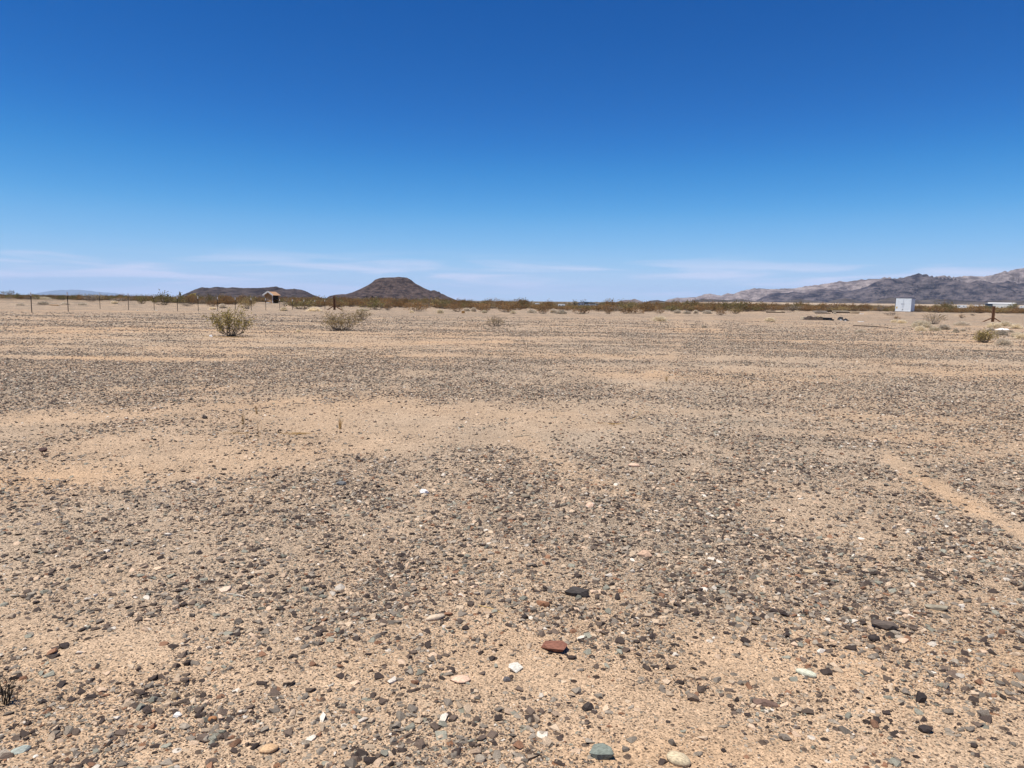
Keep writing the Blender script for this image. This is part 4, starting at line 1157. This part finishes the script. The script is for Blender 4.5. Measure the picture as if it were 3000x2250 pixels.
# ------------------------------------------------------------------ scrap and lumber
def lump(name, px, py, wpx, hpx, dpt, mat, lab, cat, seed, spikes=.3, group=None):
    p = np.array(hit(px, py)); m = px_size(p); w, h = wpx * m, hpx * m
    nx, ny = 26, 12; mb = MB()
    xs = np.linspace(-1, 1, nx); ys = np.linspace(-1, 1, ny); X, Y = np.meshgrid(xs, ys)
    Z = np.clip(1 - np.abs(X) ** 5, 0, 1) * np.clip(1 - np.abs(Y) ** 3, 0, 1)
    Z = Z * (0.55 + spikes * 2.2 * (fbm(X * 3 + seed, Y * 2, 4, seed) - .35)); Z = np.clip(Z, 0, 1.1)
    V = np.stack([X * w / 2, Y * dpt / 2, Z * h - .03], -1).reshape(-1, 3)
    fs = [(j * nx + i, j * nx + i + 1, (j + 1) * nx + i + 1, (j + 1) * nx + i) for j in range(ny - 1) for i in range(nx - 1)]
    mb.add([tuple(v) for v in V], fs)
    bot = [j * nx + i for j, i in [(0, i) for i in range(nx)] + [(j, nx - 1) for j in range(1, ny)] + [(ny - 1, i) for i in range(nx - 2, -1, -1)] + [(j, 0) for j in range(ny - 2, 0, -1)]]
    mb.f.append(tuple(bot[::-1])); mb.m.append(0)
    o = mb.build(name, mat); o.location = tuple(p); return tag(o, lab, cat, group)
def block(name, px, py, wpx, hpx, dpt, mat, lab, cat, rz=0.0, ry=0.0):
    p = np.array(hit(px, py)); m = px_size(p); w, h = wpx * m, hpx * m
    bm = bmesh.new(); bmesh.ops.create_cube(bm, size=1.0); bmesh.ops.scale(bm, vec=(w, dpt, h), verts=bm.verts)
    bmesh.ops.bevel(bm, geom=bm.edges[:], offset=min(h, dpt) * .08, segments=1, affect='EDGES')
    for v in bm.verts: v.co += Vector((random.uniform(-1, 1), random.uniform(-1, 1), random.uniform(-1, 1))) * h * .05
    me = bpy.data.meshes.new(name); bm.to_mesh(me); bm.free(); me.materials.append(mat)
    o = link(name, me); o.location = (p[0], p[1], p[2] + h * .48 + abs(math.sin(ry)) * w * .45); o.rotation_euler = (0, ry, rz)
    return tag(o, lab, cat)
M_TARP = plain('brown_black_tarp', (0.048, 0.032, 0.022), var=.5, scale=6, rough=.6); M_BLK = plain('black_plastic', (0.012, 0.013, 0.016), rough=.45)
M_WOODP = plain('bleached_lumber', (0.50, 0.42, 0.30), var=.2, scale=4); M_WOODG = plain('grey_lumber', (0.34, 0.29, 0.23), var=.2, scale=4); M_WOODD = plain('dark_lumber', (0.05, 0.035, 0.025), var=.3)
lump('tarp_heap', 2386, 937, 62, 13, 1.3, M_TARP, 'long crumpled brown-black tarp heap on the gravel left of the container', 'tarp', 3, .45)
block('cut_log', 2355, 936, 14, 8, .5, M_WOODP, 'pale cut wood block at the left end of the tarp heap', 'wood', .2)
block('black_box', 2424, 938, 17, 7.5, .7, M_BLK, 'flat black plastic box right of the tarp heap', 'box', .1)
block('black_tray', 2436, 939, 9, 4.0, .5, M_BLK, 'low black tray touching the right end of the black box', 'tray', -.1)
lump('black_bag', 2462, 937, 14, 9, .6, M_BLK, 'small black bag with a white scrap, right of the black tray', 'bag', 8, .6)
lump('black_bag', 2478, 940, 14, 7.5, .6, M_BLK, 'rightmost small black bag of the scrap row', 'bag', 12, .6)
block('white_scrap', 2463, 938.5, 3.4, 3, .1, M_WHITE, 'tiny white scrap in front of the small black bag', 'scrap')
block('white_scrap', 2477, 941, 3, 2.6, .1, M_WHITE, 'tiny white scrap in front of the rightmost black bag', 'scrap')
block('lumber_slab', 2403, 915.5, 32, 5, 1.2, M_WOODG, 'grey lumber slab, leftmost of the raised boards behind the tarp heap', 'lumber', .03)
block('lumber_beam', 2410, 918.5, 44, 2.2, .3, M_WOODD, 'dark beam lying in front of the grey lumber slab', 'lumber', -.02)
block('lumber_slab', 2458, 913.5, 46, 3.6, 1.0, M_WOODP, 'long pale board stack in the middle of the lumber row', 'lumber', .02)
block('lumber_beam', 2464, 917.2, 50, 3.2, .5, M_WOODD, 'dark beam under the long pale board stack', 'lumber', .02)
block('dark_brush_pile', 2428, 914, 14, 5, .7, M_WOODD, 'dark pile between the grey slab and the pale board stack', 'wood pile')
block('white_bucket', 2445, 920, 6, 5.5, .35, M_WOODP, 'small pale bucket in front of the lumber row', 'bucket')
block('wooden_crate', 2504, 919, 19, 7.5, 1.0, plain('crate_wood', (0.42, 0.32, 0.21), var=.15), 'tan wooden crate at the right end of the lumber row', 'crate', .05)
block('white_sheet_scrap', 2524, 920, 9, 1.4, .5, M_WHITE, 'thin white sheet lying right of the wooden crate', 'scrap')
block('white_sheet_scrap', 2522, 943, 12, 1.6, .4, M_WHITE, 'flat white scrap on the sand right of the black bags', 'scrap')
block('dark_timber', 2272, 916, 52, 3.2, .6, M_WOODD, 'dark timber lying at the scrub edge left of the lumber row', 'lumber', .02)
lump('sand_heap', 2280, 913.5, 16, 4.5, 1.5, plain('sand_heap', (0.48, 0.38, 0.26)), 'small pale sand heap on the dark timber', 'sand heap', 17, .1)
lump('sand_heap', 2332, 912, 14, 5.5, 1.5, plain('sand_heap2', (0.50, 0.39, 0.27)), 'small pale sand heap left of the lumber row', 'sand heap', 19, .1)
lump('white_sheet', 2936, 966, 28, 7, .9, plain('white_plastic', (0.80, 0.79, 0.77), var=.05, rough=.5), 'crumpled white sheet among the straw mounds near the right edge', 'sheet', 23, .5)
block('orange_plank', 160, 895.5, 24, 2.5, .3, plain('orange_wood', (0.48, 0.29, 0.13)), 'orange-tan broken plank behind the first two fence posts', 'plank', .1, .03)
block('orange_board', 1357, 918, 9, 7, .25, plain('ochre_board', (0.34, 0.19, 0.07)), 'small upright ochre board right of the butte', 'board')
for k, (px, py, w, lab) in enumerate([(1768, 909, 8, 'pale boulder right of the house, leftmost of the pale row'), (1790, 909, 7, 'second pale boulder right of the house'), (1746, 907, 6, 'small pale boulder in front of the house right wing'),
                                      (1802, 910, 8, 'rightmost pale boulder right of the house'), (403, 911, 5, 'tiny white stone between the fourth and fifth fence posts'), (459, 911, 5, 'tiny white stone just right of the fifth fence post')]):
    p = hit(px, py); m = px_size(p); me = stone_mesh(700 + k, .8, 16, 'boulder'); me.materials.append(M_STONE); o = link('boulder', me)
    s = w * m / 2; o.location = (p[0], p[1], p[2] + s * .3); o.scale = (s, s * .8, s * .6); o.color = (0.62, 0.57, 0.50, 1); tag(o, lab, 'boulder')

# ------------------------------------------------------------------ far buildings and vehicles
M_BW = plain('house_white', (0.78, 0.77, 0.75), var=.05, rough=.7); M_BROOF = plain('house_blue_roof', (0.035, 0.055, 0.075), var=.1); M_PANE = plain('window_pane', (0.03, 0.035, 0.04), rough=.2)
def far_at(px, py, dist):
    d = pix_dir(px, py); d = d / math.hypot(d[0], d[1])
    x, y = d[0] * dist, d[1] * dist
    return np.array([x, y, float(ground_z(x, y))]), dist / F_PX / max(.8, 1.0), math.atan2(d[0], d[1])
def bx(nm, mat, par, *boxes):
    mb = MB()
    for b in boxes: mb.box(*b)
    return mb.build(nm, mat, par)
# two-storey house
p, m, az = far_at(1716, 890, 420)
e = empty('two_storey_house', tuple(p), -az - 0.45); W = 58 * m * 1.03
def zy(py): return at_depth(1716, py, 420)[2] - p[2]
hu, hl, ht = zy(886), zy(889.0), zy(884)
bx('wall', M_BW, e, ((-3.0, 3, hu / 2), (3.4, 6, hu)))
bx('wall', M_BW, e, ((2.6, 3.5, hl / 2), (7.2, 5, hl - .3)))
bx('wall', M_BW, e, ((-5.6, 3.5, hl / 2 - .2), (1.8, 4, hl - .6)))
rf = MB(); rf.add([(-5.2, -.6, hu), (3.6, -.6, hu), (3.6, 7, hu), (-5.2, 7, hu), (-3.6, 3, ht), (2.0, 3, ht)], [(0, 1, 5, 4), (1, 2, 5), (2, 3, 4, 5), (3, 0, 4), (3, 2, 1, 0)])
rf.build('roof', M_BROOF, e)
bx('porch_roof', M_BROOF, e, ((3.4, 3.2, hl + .02), (8.6, 6.0, .16), (0, R(4), 0)))
bx('porch_roof', M_BROOF, e, ((-5.9, 2.8, hl - .3), (3.0, 6, .3), (0, R(-7), 0)))
for q in (-4.0, -2.2): bx('window', M_PANE, e, ((q, -.02, hu * .7), (.45, .08, .7)))
for q in (1.2, 4.6): bx('window', M_PANE, e, ((q, .98, hl * .5), (.6, .08, .6)))
for q in (.2, 3.0, 6.6): bx('porch_post', M_BW, e, ((q, -.8, hl / 2 - .2), (.18, .18, hl - .5)))
tag(e, 'white two-storey house with dark blue roofs on the horizon near centre', 'house')

def caravan(px, pyb, pyt, wpx, dist, lab, cat, name, wheels=True, dark=None):
    p, m, az = far_at(px, pyb, dist); zb = at_depth(px, pyb, dist)[2] - p[2]; zt = at_depth(px, pyt, dist)[2] - p[2]
    e = empty(name, tuple(p), -az); w = wpx * m; zb = .45 if wheels else 0.0
    bm = bmesh.new(); bmesh.ops.create_cube(bm, size=1); bmesh.ops.scale(bm, vec=(w, 2.4, zt - zb), verts=bm.verts); bmesh.ops.bevel(bm, geom=bm.edges[:], offset=.18, segments=2, affect='EDGES')
    bmesh.ops.translate(bm, vec=(0, 1.2, (zt + zb) / 2), verts=bm.verts)
    me = bpy.data.meshes.new('body'); bm.to_mesh(me); bm.free(); me.materials.append(dark or M_BW); link('body', me, e)
    for q in (-.25, .2): bx('window', M_PANE, e, ((q * w, -.01, zb + (zt - zb) * .62), (w * .14, .06, (zt - zb) * .25)))
    if wheels:
        for q in (-.18, .18):
            mb = MB(); mb.tube([(q * w, .05, .35), (q * w, .32, .35)], .35, 10); mb.build('wheel', M_BLK, e)
    return tag(e, lab, cat)
caravan(1645, 897, 890.5, 20, 430, 'white caravan trailer left of the two-storey house', 'caravan', 'caravan')
caravan(1574, 893, 888, 13, 620, 'white camper far left of the two-storey house', 'camper', 'camper')
caravan(2813, 905, 900.5, 14, 700, 'white van parked in the scrub right of the container', 'van', 'parked_van')
caravan(2818, 898, 893.5, 20, 1300, 'white trailer home beyond the parked van', 'trailer', 'trailer_home', False)
caravan(2868, 897, 894, 18, 1400, 'low pale shed left of the long white building', 'shed', 'pale_shed', False)
caravan(2998, 899, 896, 14, 1400, 'small white building cut by the right edge of the photo', 'building', 'small_white_building', False)
# dark tank
p, m, az = far_at(1400, 889, 600); zt = at_depth(1400, 883.5, 600)[2] - p[2]; e = empty('water_tank', tuple(p), -az)
mb = MB(); mb.tube([(0, 0, 0), (0, 0, zt * .8), (0, 0, zt * .93), (0, 0, zt)], [3.2 * m, 3.2 * m, 2.2 * m, .6 * m], 16); mb.build('tank', M_BLK, e)
mb = MB(); mb.tube([(0, 0, zt - .05), (0, 0, zt + .15)], .25, 8); mb.build('lid', M_BLK, e); tag(e, 'black water tank on the horizon right of the butte', 'water tank')
# long white hall with a dark blue wing
p, m, az = far_at(2935, 897, 1450); zr = at_depth(2935, 889, 1450)[2] - p[2]; e = empty('long_white_hall', tuple(p), -az)
w = 56 * m; bx('wall', plain('hall_cream', (0.78, 0.77, 0.70), var=.05), e, ((0, 5, zr / 2), (w, 10, zr)))
rf = MB(); rf.add([(-w / 2 - .3, -.4, zr), (w / 2 + .3, -.4, zr), (w / 2 + .3, 10.4, zr), (-w / 2 - .3, 10.4, zr), (-w / 2 - .3, 5, zr + 1.2), (w / 2 + .3, 5, zr + 1.2)], [(0, 1, 5, 4), (2, 3, 4, 5), (1, 2, 5), (3, 0, 4), (3, 2, 1, 0)]); rf.build('roof', M_BW, e)
for q in (-.3, 0, .3): bx('door', M_PANE, e, ((q * w, -.03, .9), (1.6, .1, 1.7)))
tag(e, 'long cream-white hall at the foot of the mountains near the right edge', 'hall')
p, m, az = far_at(2897, 897, 1440); zr = at_depth(2897, 889.5, 1440)[2] - p[2]; e = empty('dark_blue_barn', tuple(p), -az); w = 15 * m
bl = plain('barn_blue', (0.06, 0.08, 0.11)); bx('wall', bl, e, ((0, 5, zr / 2 - .3), (w, 8, zr - .6)))
rf = MB(); rf.add([(-w / 2 - .2, .6, zr - .6), (w / 2 + .2, .6, zr - .6), (w / 2 + .2, 9.4, zr - .6), (-w / 2 - .2, 9.4, zr - .6), (-w / 2 - .2, 5, zr + .5), (w / 2 + .2, 5, zr + .5)], [(0, 1, 5, 4), (2, 3, 4, 5), (1, 2, 5), (3, 0, 4), (3, 2, 1, 0)]); rf.build('roof', bl, e)
tag(e, 'dark blue barn at the left end of the long white hall', 'barn')

# trees far off
def tree(px, pyb, pyt, wpx, dist, lab, seed, name='desert_tree', mat=M_GREEN, bare=False):
    p, m, az = far_at(px, pyb, dist); H = at_depth(px, pyt, dist)[2] - p[2]; w = wpx * m; rs = random.Random(seed)
    e = empty(name, tuple(p)); tr, lf = MB(), MB(); tips = []
    for k in range(4 if not bare else 7):
        a = rs.uniform(0, 6.28); q1 = Vector((math.cos(a) * w * .12, math.sin(a) * w * .12, H * .45)); q2 = Vector((math.cos(a) * w * rs.uniform(.2, .4), math.sin(a) * w * .3, H * rs.uniform(.7, .98)))
        tr.tube([(0, 0, -.05), q1, q2], [.16, .10, .04], 5)
        for j in range(5):
            b = q1.lerp(q2, rs.uniform(.2, 1)); t = b + Vector((rs.gauss(0, .16) * w, rs.gauss(0, .16) * w, rs.uniform(0, .2) * H)); tr.tube([b, t], [.05, .015], 3); tips.append((b, t))
    tr.build('trunk', M_STEM, e)
    for k in range(700 if not bare else 60):
        b, t = tips[rs.randrange(len(tips))]; c = b.lerp(t, rs.uniform(.2, 1.2)) + Vector((rs.gauss(0, .07) * w, rs.gauss(0, .07) * w, rs.gauss(0, .05) * H)); s = rs.uniform(.12, .35)
        n = Vector((rs.gauss(0, 1), rs.gauss(0, 1), rs.gauss(0, 1))).normalized(); u = n.orthogonal().normalized(); v = n.cross(u)
        lf.add([c - u * s, c + v * s * .6, c + u * s, c - v * s * .6], [(0, 1, 2, 3)])
    lf.build('crown', mat, e); return tag(e, lab, 'tree')
tree(2969, 908, 889, 26, 560, 'dark green tree at the right end of the long white hall', 1)
tree(1608, 893, 885.5, 12, 560, 'small dark green tree between the two white campers', 2)
tree(1684, 897, 878, 18, 400, 'nearly bare tall tree left of the two-storey house', 3, bare=True)
tree(1708, 893, 876, 22, 445, 'bare tree standing behind the two-storey house', 4, bare=True)
tree(1772, 896, 887.5, 30, 520, 'round green tree right of the two-storey house', 5)
tree(568, 874, 863, 24, 300, 'yellow-green tree in the scrub left of the long dark hill', 6, mat=M_OLIVE)
tree(528, 872, 853, 5, 330, 'thin bare trunk at the left end of the long dark hill', 7, bare=True)
tree(2880, 905, 894, 40, 600, 'low wide green tree left of the right steel post', 8)
tree(1940, 893, 886.5, 20, 500, 'low green tree in the scrub below the pale far range', 9)

# ------------------------------------------------------------------ haze
hz = MB(); hz.box((0, 38000, 840), (140000, 100000, 1800))
hm = bpy.data.materials.new('haze_air'); hm.use_nodes = True
hn, hl_ = hm.node_tree.nodes, hm.node_tree.links; hn.clear()
ho = hn.new('ShaderNodeOutputMaterial'); hv = hn.new('ShaderNodeVolumePrincipled')
hv.inputs['Color'].default_value = (0.55, 0.74, 1.0, 1); hv.inputs['Density'].default_value = 0.000013; hv.inputs['Anisotropy'].default_value = 0.0
hl_.new(hv.outputs[0], ho.inputs['Volume'])
tag(hz.build('haze', hm), 'thin pale blue air haze over the whole plain', 'haze', kind='stuff')
